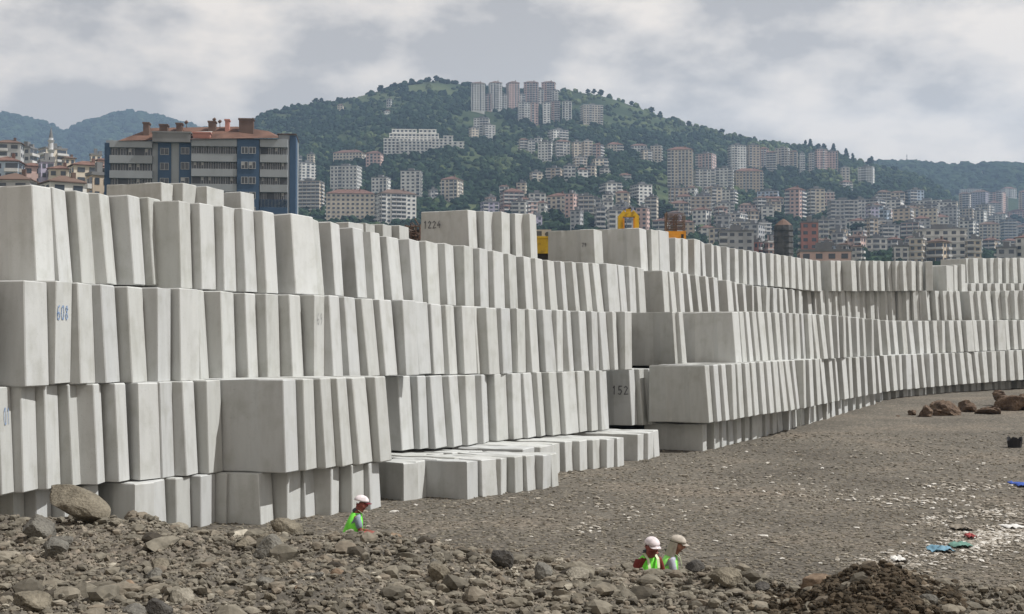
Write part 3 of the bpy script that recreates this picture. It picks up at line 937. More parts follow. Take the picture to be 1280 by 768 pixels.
for uc, vt, w, vb_ in [(597, 102, 17, 139), (619, 101, 17, 138), (641, 101, 17, 137), (664, 101, 18, 134), (686, 101, 18, 134), (610, 118, 9, 139), (629, 118, 10, 138), (652, 118, 10, 138), (674, 112, 12, 134),
                       (655, 128, 16, 151), (668, 128, 10, 156), (683, 128, 10, 157), (695, 127, 11, 152), (709, 127, 12, 153), (694, 113, 8, 140)]:
    house(uc, vt, w, vb_, br.choice(['white', 'white', 'pink', 'white']), FG if vt > 110 else BR_, 'tower', yaw=br.uniform(-.15, .3), zone=ZR)
house(740, 132, 28, 155, 'cream', FG, 'band', yaw=.25, zone='beside the hilltop towers')
ZM = 'halfway up the hill'
for a in [(602, 148, 20, 170, 'white', FG, 'balcony'), (611, 157, 16, 175, 'white', FG, 'band'), (592, 160, 12, 176, 'cream', FG, 'balcony'), (437, 188, 42, 203, 'cream', RR, 'plain'), (468, 189, 22, 208, 'pink', RR, 'tower'),
          (432, 209, 39, 240, 'white', FG, 'band'), (476, 223, 24, 245, 'white', FG, 'tower'), (514, 215, 27, 250, 'white', FG, 'tower'), (565, 221, 28, 252, 'cream', RR, 'tower'),
          (383, 204, 20, 230, 'white', FG, 'tower'), (372, 196, 9, 215, 'grey', FG, 'plain'), (388, 193, 10, 206, 'cream', FG, 'plain'), (541, 238, 12, 252, 'grey', FG, 'plain'), (425, 130, 8, 138, 'cream', RR, 'plain'), (486, 124, 7, 133, 'grey', FG, 'plain'), (483, 138, 8, 142, 'white', RR, 'plain')]:
    house(a[0], a[1], a[2], a[3], *a[4:], zone=ZM)
ZC = 'below the hilltop towers'
for a in [(654, 173, 12, 191), (664, 176, 10, 192), (698, 163, 25, 176), (682, 178, 19, 202), (703, 175, 20, 199), (721, 178, 13, 198), (734, 177, 14, 198), (748, 179, 14, 199), (768, 178, 22, 191), (799, 180, 20, 193), (808, 188, 14, 205), (821, 183, 14, 206),
          (725, 198, 18, 212), (750, 199, 20, 211), (712, 208, 15, 226), (693, 211, 20, 226), (670, 216, 16, 227), (727, 210, 16, 225), (756, 211, 12, 221), (781, 217, 16, 225), (740, 208, 12, 221), (673, 173, 10, 184)]:
    house(*a, br.choice(['white', 'cream', 'white', 'beige', 'pink', 'cream']), br.choice([FG, FG, RR]), br.choice(['balcony', 'plain', 'band']), zone=ZC)
ZE = 'on the eastern slope'
for a in [(851, 184, 32, 237), (883, 193, 26, 217), (880, 213, 28, 238), (906, 211, 22, 239), (922, 182, 22, 216), (942, 182, 17, 214), (936, 211, 36, 240), (954, 184, 16, 209), (965, 189, 12, 214), (979, 186, 18, 210), (993, 188, 10, 212), (1003, 192, 7, 218), (1015, 192, 7, 216), (1027, 187, 16, 214), (1041, 190, 15, 214),
          (995, 234, 25, 276), (1021, 237, 21, 271), (1054, 252, 38, 284), (1095, 250, 24, 280), (1084, 209, 20, 231), (1057, 210, 12, 226), (1058, 226, 16, 238), (965, 245, 30, 265), (1160, 252, 38, 272), (1168, 268, 36, 290), (1037, 241, 13, 262), (866, 233, 14, 248), (848, 236, 24, 262), (1110, 262, 16, 284)]:
    house(*a, br.choice(['white', 'cream', 'grey', 'beige', 'pink', 'white']), br.choice([FG, FG, RR]), br.choice(['balcony', 'tower', 'band']), zone=ZE)
ZN = 'just behind the wall'
for a in [(386, 228, 38, 264, 'beige', FG, 'balcony'), (438, 238, 60, 274, 'cream', RR, 'plain'), (494, 238, 52, 280, 'white', BR_, 'balcony'), (613, 247, 14, 264, 'pink', FG, 'tower'), (640, 236, 30, 264, 'pink', RR, 'balcony'), (671, 243, 22, 264, 'white', FG, 'plain'), (700, 242, 33, 267, 'cream', RR, 'tower'),
          (727, 247, 17, 263, 'pale blue', FG, 'plain'), (745, 250, 14, 266, 'white', FG, 'balcony'), (764, 230, 27, 248, 'white', FG, 'balcony'), (760, 244, 14, 272, 'white', FG, 'tower'), (779, 239, 18, 272, 'cream', RR, 'tower'), (802, 232, 27, 257, 'white', FG, 'balcony'), (630, 232, 12, 247, 'white', RR, 'plain'), (652, 229, 13, 246, 'cream', FG, 'plain')]:
    house(*a, zone=ZN)
# far ridge houses
ZF = 'under the ridge masts'
for uc, vt, w in [(1195, 226, 10), (1215, 237, 26), (1209, 230, 12), (1232, 233, 12), (1249, 228, 14), (1262, 236, 16), (1272, 224, 9), (1183, 222, 9), (1240, 222, 8), (1225, 224, 9), (1255, 246, 12)]:
    Yf = 2300 + (240 - vt) * 22
    x = (uc - 640) / F * Yf
    zb = float(right_z(uc, Yf)) - 2
    h = max(6, zat(vt, Yf) - zb)
    wm = w / F * Yf
    wall, roof = br.choice(['white', 'cream', 'grey']), br.choice([FG, RR])
    o = apartment((x, Yf, zb), br.uniform(-.4, .4), wm, min(14, wm * .7), h, wall, roof, 'band')
    town.append((ZF, uc, o, wall, roof, 'small'))
# dense low town: street rows stepping down towards the wall
DENSE = [(256, 880, 975, .7), (272, 600, 735, .75), (279, 655, 830, .7), (287, 1060, 1300, .8), (292, 735, 835, .7), (262, 820, 960, .85), (268, 1090, 1300, .8), (274, 830, 975, .9), (281, 1050, 1300, .9), (284, 600, 640, .8), (286, 830, 965, .9), (290, 660, 830, .5), (293, 1030, 1300, .95), (299, 840, 965, .95), (305, 1000, 1300, .97), (312, 880, 965, .95), (318, 1010, 1300, .97), (326, 1020, 1300, .95), (330, 900, 965, .9)]
RWN = ['upper', 'shaded', 'short', 'eastern', 'hidden', 'highest', 'second', 'third', 'fourth', 'fifth', 'sixth', 'seventh', 'eighth', 'ninth', 'tenth', 'eleventh', 'twelfth', 'thirteenth', 'lowest']
for ri, (vb_, ua, ub, p) in enumerate(DENSE):
    uu = ua + br.uniform(0, 8)
    while uu < ub:
        w = br.uniform(13, 27)
        if br.random() < p:
            Yh = hill_Y(uu, vb_) if vb_ < 322 else 640 - (vb_ - 322) * 8
            hh = br.uniform(15, 32)
            wall = br.choice(['white', 'white', 'cream', 'pink', 'beige', 'grey', 'pale blue', 'lilac', 'white', 'brick red' if br.random() < .3 else 'cream'])
            house(uu + w / 2, vb_ - hh, w, vb_, wall, br.choice([FG, FG, RR, FG, BR_, FG]), br.choice(['balcony', 'plain', 'tower', 'band', 'balcony']), Y=Yh, zone='in the %s street row' % RWN[ri])
        uu += w * br.uniform(.88, 1.2)
house(1175, 289, 64, wall='white', roof=FG, style='band', Y=640, yaw=.1, zone='behind the far wall end')
house(920, 291, 44, wall='grey', roof=FG, style='plain', Y=560, yaw=.05, zone='like a low hangar above the stacked blocks')
house(1012, 279, 22, wall='brick red', roof=FG, style='balcony', Y=600, yaw=.1, zone='next to the dark tower')
house(1030, 316, 66, wall='pink', roof=FG, style='plain', Y=420, yaw=.1, zone='long and low beside the dark tower')
# left side, below the far hills
ZL = 'beside the blue building'
for a in [(10, 176, 34, 'grey', BR_, 'balcony', 520), (32, 186, 24, 'grey', FG, 'balcony', 560), (64, 187, 34, 'cream', FG, 'balcony', 640), (95, 205, 22, 'cream', RR, 'plain', 620), (8, 197, 40, 'pale blue', RR, 'balcony', 420), (40, 205, 30, 'pink', RR, 'plain', 440), (56, 203, 16, 'lilac', FG, 'plain', 430), (74, 208, 28, 'cream', RR, 'plain', 430),
          (106, 203, 40, 'cream', RR, 'balcony', 400), (128, 199, 18, 'pink', RR, 'plain', 470), (20, 219, 60, 'grey', BR_, 'band', 330), (78, 222, 56, 'white', BR_, 'balcony', 325), (122, 220, 24, 'beige', FG, 'plain', 300), (118, 194, 14, 'cream', FG, 'plain', 600), (84, 196, 16, 'beige', BR_, 'plain', 560)]:
    house(a[0], a[1], a[2], wall=a[3], roof=a[4], style=a[5], Y=a[6], zone=ZL)
zc = {}
for t_ in town:
    zc.setdefault(t_[0], []).append(t_)
for z_, lst in zc.items():
    lst.sort(key=lambda q: q[1])
    for k, (_, u_, o, wall, roof, size) in enumerate(lst, 1):
        if len(lst) == 1:
            tag(o, '%s %s block with %s %s' % (size, wall, roof, z_), 'apartment block', 'apartment blocks of the town')
        else:
            tag(o, '%s %s block, %s, %s from left %s' % (size, wall, roof.replace(' tiled', ''), ordinal(k), z_), 'apartment block', 'apartment blocks of the town')

# terraced complex on the wooded slope
Yt = hill_Y(515, 192) - 20
px = Yt / F
root = empty('terraced_building', ((516 - 640) * px, Yt, zat(193, Yt) - 3), .05)
tag(root, 'wide white terraced building stepping down the wooded hillside', 'building')
zb = zat(193, Yt) - 3
for (ua, ub, va, vb_, y_) in [(479, 554, 172, 195, 6), (486, 548, 165, 173, 10), (489, 520, 159, 166, 14), (523, 545, 159, 166, 14), (554, 566, 168, 192, 8), (566, 580, 175, 190, 9), (500, 540, 176, 195, 1)]:
    mb = MB()
    x0, x1 = (ua - 516) * px, (ub - 516) * px
    z0, z1 = zat(vb_, Yt) - zb - 3, zat(va, Yt) - zb
    mb.box(x0, x1, y_ - 2, y_ + 14, z0, z1)
    nf = max(1, int((z1 - z0 - 3) / 3.2))
    for k in range(nf + 1):
        mb.box(x0 - .3, x1 + .3, y_ - 2.9, y_ - 2.003, z1 - k * 3.2 - .55, z1 - k * 3.2 + .25)
    nn = int((x1 - x0) / 4)
    for k in range(nf):
        for c in range(nn):
            xa = x0 + (c + .2) * (x1 - x0) / nn
            mb.quad((xa, y_ - 2.06, z1 - k * 3.2 - 2.7), (xa + 2.3, y_ - 2.06, z1 - k * 3.2 - 2.7), (xa + 2.3, y_ - 2.06, z1 - k * 3.2 - .8), (xa, y_ - 2.06, z1 - k * 3.2 - .8), 1)
    mb.build('terrace', [WALLS['white'], M_GLASS], root)

# big blue and grey apartment house above the wall
M_BLU = paint('blue_facade', (.055, .095, .16), .1)
M_LGREY = paint('light_grey_facade', (.29, .31, .33), .06)
M_BAND = paint('recess_shade_paint', (.10, .105, .115), .1)
M_FRAME = mat('white_frame', (.36, .37, .38), .6)
Yh = 280.0
pm = Yh / F
cx0 = 250.0
zb = float(terr_z(250, Yh)) - 1
root = empty('blue_apartment_block', ((cx0 - 640) * pm, Yh, zb), R(6))
tag(root, 'large blue and grey apartment house with red tiled roof standing above the wall', 'apartment block')
def bx(u_): return (u_ - cx0) * pm
def bz(v_): return zat(v_, Yh) - zb
mb = MB()
mb.box(bx(134), bx(240), 0, 15, 0, bz(176.5))
mb.box(bx(240) + .003, bx(358), 0, 15, 0, bz(171.8))
mb.box(bx(345.5), bx(367), 1.5, 13, 0, bz(165))
mb.build('wall', M_LGREY, root)
def facade_piece(name, ua, ub, va, vb_, y0, y1, m):
    q = MB()
    q.box(bx(ua), bx(ub), y0, y1, bz(vb_), bz(va))
    return q.build(name, m, root)
facade_piece('corner_bay', 132.5, 139.5, 180, 265, -.25, 4, M_BLU)
facade_piece('corner_bay', 295.5, 322.5, 174, 330, -1.3, 0, M_BLU)
facade_piece('blue_panel', 197.5, 213.5, 178, 330, -.22, 0, M_BLU)
facade_piece('blue_panel', 223.5, 238, 174, 330, -.22, 0, M_BLU)
facade_piece('blue_panel', 323.5, 357.5, 249, 330, -1.15, 0, M_BLU)
facade_piece('corner_bay', 359.5, 367.3, 166, 330, 1.2, 8, M_BLU)
fl = [(183.5, 192), (202, 211), (221, 230), (240, 249), (259, 268)]
for k, (wt, wb) in enumerate(fl):
    for (ua, ub, dv) in ((139.5, 191, 3.5), (239, 295, 0), (323.5, 357.5, 0)):
        if not (ua > 320 and k > 3):
            facade_piece('balcony', ua, ub, wb + dv + .3, wt + 19 + dv - .3, -1.15, .0, M_LGREY)
facade_piece('balcony', 139.5, 191, 178, 186, -1.15, 0, M_LGREY)
facade_piece('balcony', 239, 295, 173.5, 183, -1.15, 0, M_LGREY)
facade_piece('balcony', 323.5, 357.5, 173.5, 183, -1.15, 0, M_LGREY)
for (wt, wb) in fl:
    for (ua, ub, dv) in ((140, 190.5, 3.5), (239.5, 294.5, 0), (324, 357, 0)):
        facade_piece('recess_shade_band', ua, ub, wt + dv - 1, wb + dv, -.012, 0, M_BAND)  # thin dark panel behind the windows; recess shade is put into its colour
wmb = {}
def window_mesh(w, h, dark):
    key = (round(w, 2), round(h, 2), dark)
    if key not in wmb:
        q = MB()
        q.quad((0, -.02, 0), (w, -.02, 0), (w, -.02, h), (0, -.02, h), 0)
        t = .09
        for a in ((0, t, 0, h), (w - t, w, 0, h), (w / 2 - t / 2, w / 2 + t / 2, t, h - t)):
            q.box(a[0], a[1], -.10, -.021, a[2], a[3], 1)
        q.box(t, w - t, -.10, -.021, h - t, h, 1)
        q.box(t, w - t, -.10, -.021, 0, t, 1)
        if dark:
            q.quad((t, -.04, h * .5), (w * .45, -.04, h * .5), (w * .45, -.04, h - t), (t, -.04, h - t), 2)
        me_ = q.mesh('window')
        for m in (M_GLASS, M_FRAME, WALLS['grey']): me_.materials.append(m)
        wmb[key] = me_
    return wmb[key]
wr = random.Random(3)
for k, (wt, wb) in enumerate(fl):
    for ua, ub, n, y, dv in ((140, 190, 5, -.02, 3.5), (240, 294, 6, -.02, 0), (324, 357, 4, -.02, 0), (199.5, 211.5, 1, -.26, 2), (225, 236.5, 1, -.26, 1), (300, 319, 2, -1.34, 0)):
        cw = (ub - ua) / n
        for c in range(n):
            if n > 2 and wr.random() < .12: continue
            if ua == 324 and k > 3: continue
            f_ = .74 if n > 2 else .9
            u0 = ua + cw * (c + .5 - f_ / 2)
            hgt = (wb - wt + (.6 if n > 2 else 0)) * pm
            o = link('window', window_mesh(cw * f_ * pm, hgt, wr.random() < .4), (), root)
            o.location = (bx(u0), y, bz(wb + dv))
# roof
rb = MB()
def rp_(u_, v_, y): return (bx(u_), y, zat(v_, Yh + y) - zb)
rb.poly([rp_(150, 177, -1.4), rp_(300, 171.5, -1.6), rp_(290, 157, 7.5), rp_(182, 160.5, 7.5)])
rb.poly([rp_(300, 171.5, -1.6), rp_(346, 170.5, -1.6), rp_(330, 162, 7.5), rp_(290, 157, 7.5)])
rb.poly([rp_(150, 177, -1.4), rp_(182, 160.5, 7.5), rp_(150, 177, 16)])
rb.poly([rp_(182, 160.5, 7.5), rp_(290, 157, 7.5), rp_(330, 162, 7.5), rp_(346, 170.5, 16), rp_(150, 177, 16)])
rb.poly([rp_(346, 170.5, -1.6), rp_(346, 170.5, 16), rp_(330, 162, 7.5)])
rb.poly([rp_(150, 177.2, -1.4), rp_(150, 177.2, 16), rp_(346, 171.7, 16), rp_(346, 171.7, -1.6), rp_(300, 172.5, -1.6)])
M_TILE = paint('weathered_tiles', (.15, .085, .062), .2)
roof = rb.build('roof', M_TILE, root)
for (ua, ub, va, vb_, y, nm, m) in [(177, 184, 155, 172, 2, 'chimney', M_BROWNROOF), (196, 206, 157, 168, 3, 'chimney', M_BROWNROOF), (216, 223, 155, 166, 4, 'chimney', M_BROWNROOF), (256, 265, 152, 164, 4, 'chimney', M_BROWNROOF), (277, 282, 149.5, 162, 4, 'chimney', WALLS['brick red']),
                                    (295, 313, 148, 168, 3, 'chimney', M_BROWNROOF), (192, 238, 166, 179, -1.8, 'dormer', M_GREYROOF), (241, 262, 166, 173, -1.2, 'dormer', WALLS['brick red'])]:
    q = MB()
    zt_ = zat(va, Yh + y) - zb
    q.box(bx(ua), bx(ub), y, y + 2.2, bz(vb_), zt_)
    q.box(bx(ua) - .15, bx(ub) + .15, y - .15, y + 2.35, zt_ + .002, zt_ + .3)
    q.build(nm, m, roof)
q = MB()
q.poly([rp_(241, 166.5, -.9), rp_(262, 166, -.9), rp_(264, 163.5, .4), rp_(243, 164, .4)])
q.build('skylight', M_TRIM, roof)
for uu_, vv in ((228, 152), (263, 148), (270, 150.5)):
    q = MB()
    q.bar(rp_(uu_, 160, 5), rp_(uu_, vv, 5), .07, n=6)
    q.bar(rp_(uu_ - 1.4, vv + 1.5, 4.9), rp_(uu_ + 1.4, vv - .5, 4.7), .32, n=8)
    q.build('aerial', M_BROWNROOF, roof)
q = MB()
q.box(bx(344), bx(368), .8, 13.5, bz(165) + .01, bz(164))
q.build('roof_slab', M_BROWNROOF, root)

# minaret
Ym = 620.0
zb = float(terr_z(62, Ym))
pm2 = Ym / F
root = empty('minaret', ((62 - 640) * pm2, Ym, zb))
tag(root, 'slender white minaret with pointed tip below the distant hills', 'minaret')
M_WH = mat('white_stone', (.55, .55, .55), .8)
q = MB(); q.bar((0, 0, 0), (0, 0, zat(172, Ym) - zb), 1.3, n=12, r2=1.0); q.build('shaft', M_WH, root)
q = MB(); q.bar((0, 0, zat(178, Ym) - zb), (0, 0, zat(175, Ym) - zb), 1.1, n=12, r2=1.7); q.bar((0, 0, zat(190, Ym) - zb), (0, 0, zat(187, Ym) - zb), 1.3, n=12, r2=1.9); q.build('balcony', M_WH, root)
q = MB(); q.bar((0, 0, zat(172, Ym) - zb), (0, 0, zat(158, Ym) - zb), 1.0, n=12, r2=.05); q.build('spire', M_GREYROOF, root)

# dark tower beside the long shed
Yd = 330.0
pmd = Yd / F
zb = float(terr_z(980, Yd)) - 1
root = empty('dark_tower', ((980 - 640) * pmd, Yd, zb), .2)
tag(root, 'dark grey tower with a blunt pointed roof above the far blocks', 'tower')
M_DK = mat('dark_cladding', (.085, .09, .10), .8, lambda t, b: t.links.new(ramp(t, noise(t, .8, 6)[0].outputs['Fac'], [(.35, (.05, .055, .06)), (.65, (.12, .12, .12))]).outputs[0], b.inputs['Base Color']))
q = MB()
h_ = zat(282, Yd) - zb
q.bar((0, 0, 0), (0, 0, h_), 2.45, n=10, r2=2.3)
for k in range(12):
    q.bar((0, 0, h_ - 1.3 - k * 1.4), (0, 0, h_ - 1.1 - k * 1.4), 2.5, n=10)
q.build('wall', M_DK, root)
q = MB(); q.bar((0, 0, h_ + .01), (0, 0, h_ + 1.1), 2.2, n=10, r2=1.0); q.bar((0, 0, h_ + 1.11), (0, 0, h_ + 1.6), .95, n=10, r2=.15); q.build('roof', M_BROWNROOF, root)

# masts on the far ridge
M_STEEL = mat('mast_steel', (.25, .25, .26), .6)
for k, (um, vt, wd, lb) in enumerate([(1135, 193, 5, 'wide-footed lattice mast, tallest on the far ridge'), (1157, 202, 1.2, 'thin mast just beside the wide-footed lattice mast'), (1196, 207, 1.2, 'short thin mast alone near the middle of the far ridge'), (1246, 203, 2.2, 'narrow lattice mast at the end of the far ridge')]):
    Yq = 2980.
    zb = float(right_z(um, Yq)) - 3
    hq = zat(vt, Yq) - zb
    x = (um - 640) / F * Yq
    q = MB()
    wd2 = wd / F * Yq / 2
    if wd > 2:
        for sx in (-1, 1):
            for sy in (-1, 1):
                q.bar((sx * wd2, sy * wd2, 0), (sx * .8, sy * .8, hq * .75), .5)
        q.bar((0, 0, hq * .7), (0, 0, hq), .8)
        for j in range(6):
            z0, z1 = hq * .75 * j / 6, hq * .75 * (j + 1) / 6
            w0, w1 = wd2 + (.8 - wd2) * j / 6, wd2 + (.8 - wd2) * (j + 1) / 6
            q.bar((-w0, -w0, z0), (w1, -w1, z1), .35)
            q.bar((w0, -w0, z0), (-w1, -w1, z1), .35)
    else:
        q.bar((0, 0, 0), (0, 0, hq), .8, r2=.4)
        q.bar((-1.5, 0, hq * .8), (1.5, 0, hq * .8), .3)
    tag(q.build('radio_mast', M_STEEL, loc=(x, Yq, zb)), lb, 'mast', 'masts on the far ridge')

# single trees along the skyline
tr = random.Random(44)
def leafy(rs_, tall, lean):
    pos, scl = [], []
    n = 34
    for k in range(n):
        a = rs_.uniform(0, 6.28)
        t = rs_.random()
        if tall:
            rr = .28 * (1 - t) * rs_.uniform(.4, 1)
            pos.append((math.cos(a) * rr, math.sin(a) * rr, .15 + .85 * t))
            scl.append((.11, .11, .12))
        else:
            rr = .42 * math.sqrt(rs_.random()) * math.sin(math.pi * (.15 + .75 * t))
            pos.append((math.cos(a) * rr, math.sin(a) * rr, .32 + .62 * t))
            scl.append((.15, .15, .12))
    pos, scl = np.array(pos), np.array(scl) * rs_.uniform(.8, 1.1)
    return scatter('crown', [c_[:] for c_ in crs], ICO[2][1], pos, scl, np.clip(RS.normal(.3, .15, n), 0, 1))
crowns = [leafy(tr, False, 0) for _ in range(4)] + [leafy(tr, True, 0) for _ in range(2)]
for c_ in crowns: c_.materials.append(M_FOL)
tm = MB(); tm.bar((0, 0, -.1), (0, 0, .55), .03, n=6, r2=.015); tm.bar((0, 0, .3), (.14, .05, .6), .014, n=5, r2=.006); tm.bar((0, 0, .35), (-.13, .06, .62), .014, n=5, r2=.006)
tmesh = tm.mesh('trunk'); tmesh.materials.append(M_BARK)
sk = [(372, 9, 0), (394, 12, 0), (401, 11, 0), (422, 9, 0), (475, 11, 0), (493, 10, 0), (536, 9, 0), (545, 11, 0), (560, 8, 0), (735, 9, 0), (743, 10, 0), (752, 11, 0), (790, 9, 0), (815, 11, 0), (826, 9, 0), (862, 9, 0), (903, 11, 0), (926, 8, 0), (944, 8, 0), (1008, 13, 4), (1014, 15, 5), (1024, 11, 0), (1031, 12, 0), (1043, 15, 4), (1059, 16, 4),
      (1067, 12, 5), (1088, 13, 0), (1091, 16, 4), (1106, 9, 0), (1118, 10, 0), (1122, 9, 5)]
for k, (ut, hp, kd) in enumerate(sk, 1):
    Yq = 1985.
    hq = hp * .82 / F * Yq
    root = empty('conifer' if kd >= 4 else 'tree', ((ut - 640) / F * Yq, Yq, float(terr_z(ut, Yq)) - .5), tr.uniform(0, 6))
    root.scale = (hq, hq, hq)
    tag(root, '%s standing against the sky, %s from the left along the hill crest' % ('pointed dark conifer' if kd >= 4 else 'round dark broadleaf tree', ordinal(k)), 'tree', 'single trees along the hill crest')
    link('trunk', tmesh, (), root)
    link('crown', crowns[kd if kd >= 4 else k % 4], (), root)
lk = [(90, 7), (112, 6), (146, 9), (158, 10), (178, 7), (183, 8), (50, 6), (122, 6)]
for k, (ut, hp) in enumerate(sorted(lk), 1):
    Yq = 4290.
    hq = hp * 1.3 / F * Yq
    root = empty('tree', ((ut - 640) / F * Yq, Yq, float(left_z(ut, Yq)) - 1), tr.uniform(0, 6))
    root.scale = (hq, hq, hq)
    tag(root, 'hazy tree on the distant left hills, %s from the left on their crest' % ordinal(k), 'tree', 'single trees on the distant hills')
    link('trunk', tmesh, (), root)
    link('crown', crowns[k % 4], (), root)
# a few trees between the houses
tt = [(812, 258, 20), (822, 262, 24), (832, 260, 18), (800, 270, 16), (952, 272, 18), (962, 276, 22), (972, 270, 18), (1125, 282, 24), (1137, 276, 20), (1068, 244, 10), (603, 268, 9), (540, 262, 12), (532, 268, 14), (745, 276, 12), (700, 272, 10), (668, 276, 12), (1075, 283, 18), (410, 250, 12), (460, 246, 10), (1210, 272, 14), (1270, 272, 16), (1245, 276, 14)]
for k, (ut, vt, hp) in enumerate(sorted(tt), 1):
    Yq = hill_Y(ut, vt + hp * .6) - 30
    hq = hp * 1.2 / F * Yq
    root = empty('tree', ((ut - 640) / F * Yq, Yq, zat(vt + hp, Yq)), tr.uniform(0, 6))
    root.scale = (hq * 1.3, hq * 1.3, hq)
    tag(root, 'broad dark tree between the houses of the town, %s from the left' % ordinal(k), 'tree', 'trees between the houses')
    link('trunk', tmesh, (), root)
    link('crown', crowns[k % 4], (), root)

# ------------------------------------------------------------------ machines behind the blocks
def worn(name, col, rust=.5):
    def f(t, b):
        n, _ = noise(t, 3.5, 7, rough=.65)
        r_ = ramp(t, n.outputs['Fac'], [(.36, (.13, .06, .03)), (.5, col)])
        t.links.new(mixc(t, rust, col, r_.outputs[0]), b.inputs['Base Color'])
    return mat(name, col, .55, f, .4)
M_YEL = worn('worn_yellow_paint', (.62, .40, .025))
M_ORG = worn('worn_orange_paint', (.60, .25, .02), .4)
M_IRON = mat('dark_iron', (.035, .032, .03), .7, spec=.3)
M_RUST = worn('rusty_steel', (.10, .07, .055), .6)
def gear(name, u_, vb_, Y, label, cat):
    p = P(u_, vb_, Y)
    return tag(empty(name, p), label, cat), Y / F
root, s = gear('crawler_machine', 678.5, 326, 64, 'yellow machine body on dark tracks in the gap between the block stacks', 'machine')
q = MB(); q.box(-13.5 * s, 13.5 * s, 0, 1.6, 9 * s, 30 * s); q.box(-13.5 * s, 13.5 * s, -.05, -.002, 28 * s, 30.5 * s); q.box(-10 * s, -9 * s, -.04, -.002, 10 * s, 28 * s); q.build('body', M_YEL, root)
q = MB(); q.box(-13 * s, 13 * s, .1, 1.5, -20 * s, 8.9 * s); q.build('track', M_IRON, root)
q = MB(); q.box(-12 * s, 11 * s, .5, 1.3, 30.1 * s, 40 * s); q.build('cab', WALLS['grey'], root)
q = MB(); q.quad((-9 * s, .49, 32 * s), (-1 * s, .49, 32 * s), (-1 * s, .49, 38 * s), (-9 * s, .49, 38 * s)); q.bar((6 * s, .45, 34 * s), (6 * s, .48, 34.01 * s), 3 * s, n=12); q.build('cab_window', M_GLASS, root)
root, s = gear('lifting_clamp', 786, 300, 66, 'bright yellow arched lifting clamp standing behind the top blocks', 'lifting clamp')
for sx in (-1, 1):
    q = MB()
    q.box(sx * 13 * s - (0 if sx < 0 else 5.5 * s), sx * 13 * s + (5.5 * s if sx < 0 else 0), 0, .5, -40 * s, 30 * s)
    q.poly([(sx * 13 * s, 0, 30.01 * s), (sx * 6.5 * s, 0, 37 * s), (sx * 5 * s, 0, 37 * s), (sx * 5 * s, 0, 30.01 * s)][::sx])
    q.poly([(sx * 13 * s, .5, 30.01 * s), (sx * 6.5 * s, .5, 37 * s), (sx * 5 * s, .5, 37 * s), (sx * 5 * s, .5, 30.01 * s)][::-sx])
    q.quad((sx * 13 * s, 0, 30.01 * s), (sx * 13 * s, .5, 30.01 * s), (sx * 6.5 * s, .5, 37 * s), (sx * 6.5 * s, 0, 37 * s))
    q.build('leg', M_YEL, root)
    q = MB(); q.box(sx * 6.5 * s - 1 * s, sx * 6.5 * s + 1 * s, -.1, -.005, -30 * s, 27 * s); q.build('hydraulic_ram', M_ORG, root)
q = MB(); q.box(-7.4 * s, 7.4 * s, .05, .45, 29 * s, 35 * s); q.box(-3 * s, 3 * s, .1, .4, 35.01 * s, 39 * s); q.build('crossbeam', M_YEL, root)
q = MB(); q.bar((-1.5 * s, .2, 38 * s), (3 * s, .2, 41 * s), 1.2 * s, n=8); q.build('shackle', M_IRON, root)
root, s = gear('lattice_frame', 845.5, 299, 66, 'orange base carrying a dark lattice frame above the top blocks', 'machine frame')
q = MB(); q.box(-13 * s, 12 * s, 0, .8, -20 * s, 10 * s); q.build('base', M_ORG, root)
q = MB()
for xx in (-12, -1.5, 0.5, 11):
    for yy in (.1, .7):
        q.bar((xx * s, yy, 10.02 * s), (xx * s, yy, (34 if xx in (-12,) else 30) * s), .028 if xx > -12 else .035)
for zz in range(7):
    z0 = (13 + zz * 3.1) * s
    q.bar((-12 * s, .08, z0), (11 * s, .08, z0 + .01), .02)
    q.bar((-12 * s, .72, z0), (11 * s, .72, z0 + .01), .02)
for xx in (-12, 11):
    q.bar((xx * s, .1, 11 * s), (xx * s, .7, 28 * s), .02)
q.bar((-12 * s, .05, 12 * s), (-1.5 * s, .05, 29 * s), .016)
q.build('lattice', M_RUST, root)
q = MB(); q.box(6 * s, 9 * s, -.02, -.003, -1 * s, 6 * s); q.build('hatch', M_IRON, root)
# tangled steel on top of the wall
root, s = gear('steel_cage', 516.5, 303, 66, 'rusty dark steel cage lying on the wall next to the marked block', 'steel cage')
q = MB()
for k in range(46):
    a = (tr.uniform(-9, 8) * s, tr.uniform(0, 1.2), tr.uniform(2, 23) * s)
    b = (a[0] + tr.uniform(-6, 6) * s, a[1] + tr.uniform(-.3, .3), a[2] + tr.uniform(-9, 9) * s)
    q.bar(a, b, .03)
for xx in (-9, -3, 3, 8):
    q.bar((xx * s, .2, -12 * s), (xx * s, .2, 22 * s), .04)
for zz in (4, 12, 20):
    q.bar((-9 * s, .2, zz * s), (8 * s, .2, zz * s + .01), .04)
q.build('bars', M_RUST, root)
q = MB(); q.box(-8 * s, 7 * s, .6, 1.4, -14 * s, 17 * s); q.build('drum', M_IRON, root)

# a bundle of thin rods behind the top blocks
q = MB()
for k in range(26):
    x = tr.uniform(0, 2.2)
    q.bar((x, tr.uniform(0, .5), 0), (x + tr.uniform(-.05, .05), tr.uniform(0, .5), tr.uniform(2.1, 2.6)), .012)
q.bar((0, .2, 1.9), (2.2, .2, 1.9), .02)
p = P(803, 354, 72)
tag(q.build('rebar_bundle', M_RUST, loc=p), 'row of thin rusty upright rods between the clamp and the orange frame', 'steel rods')

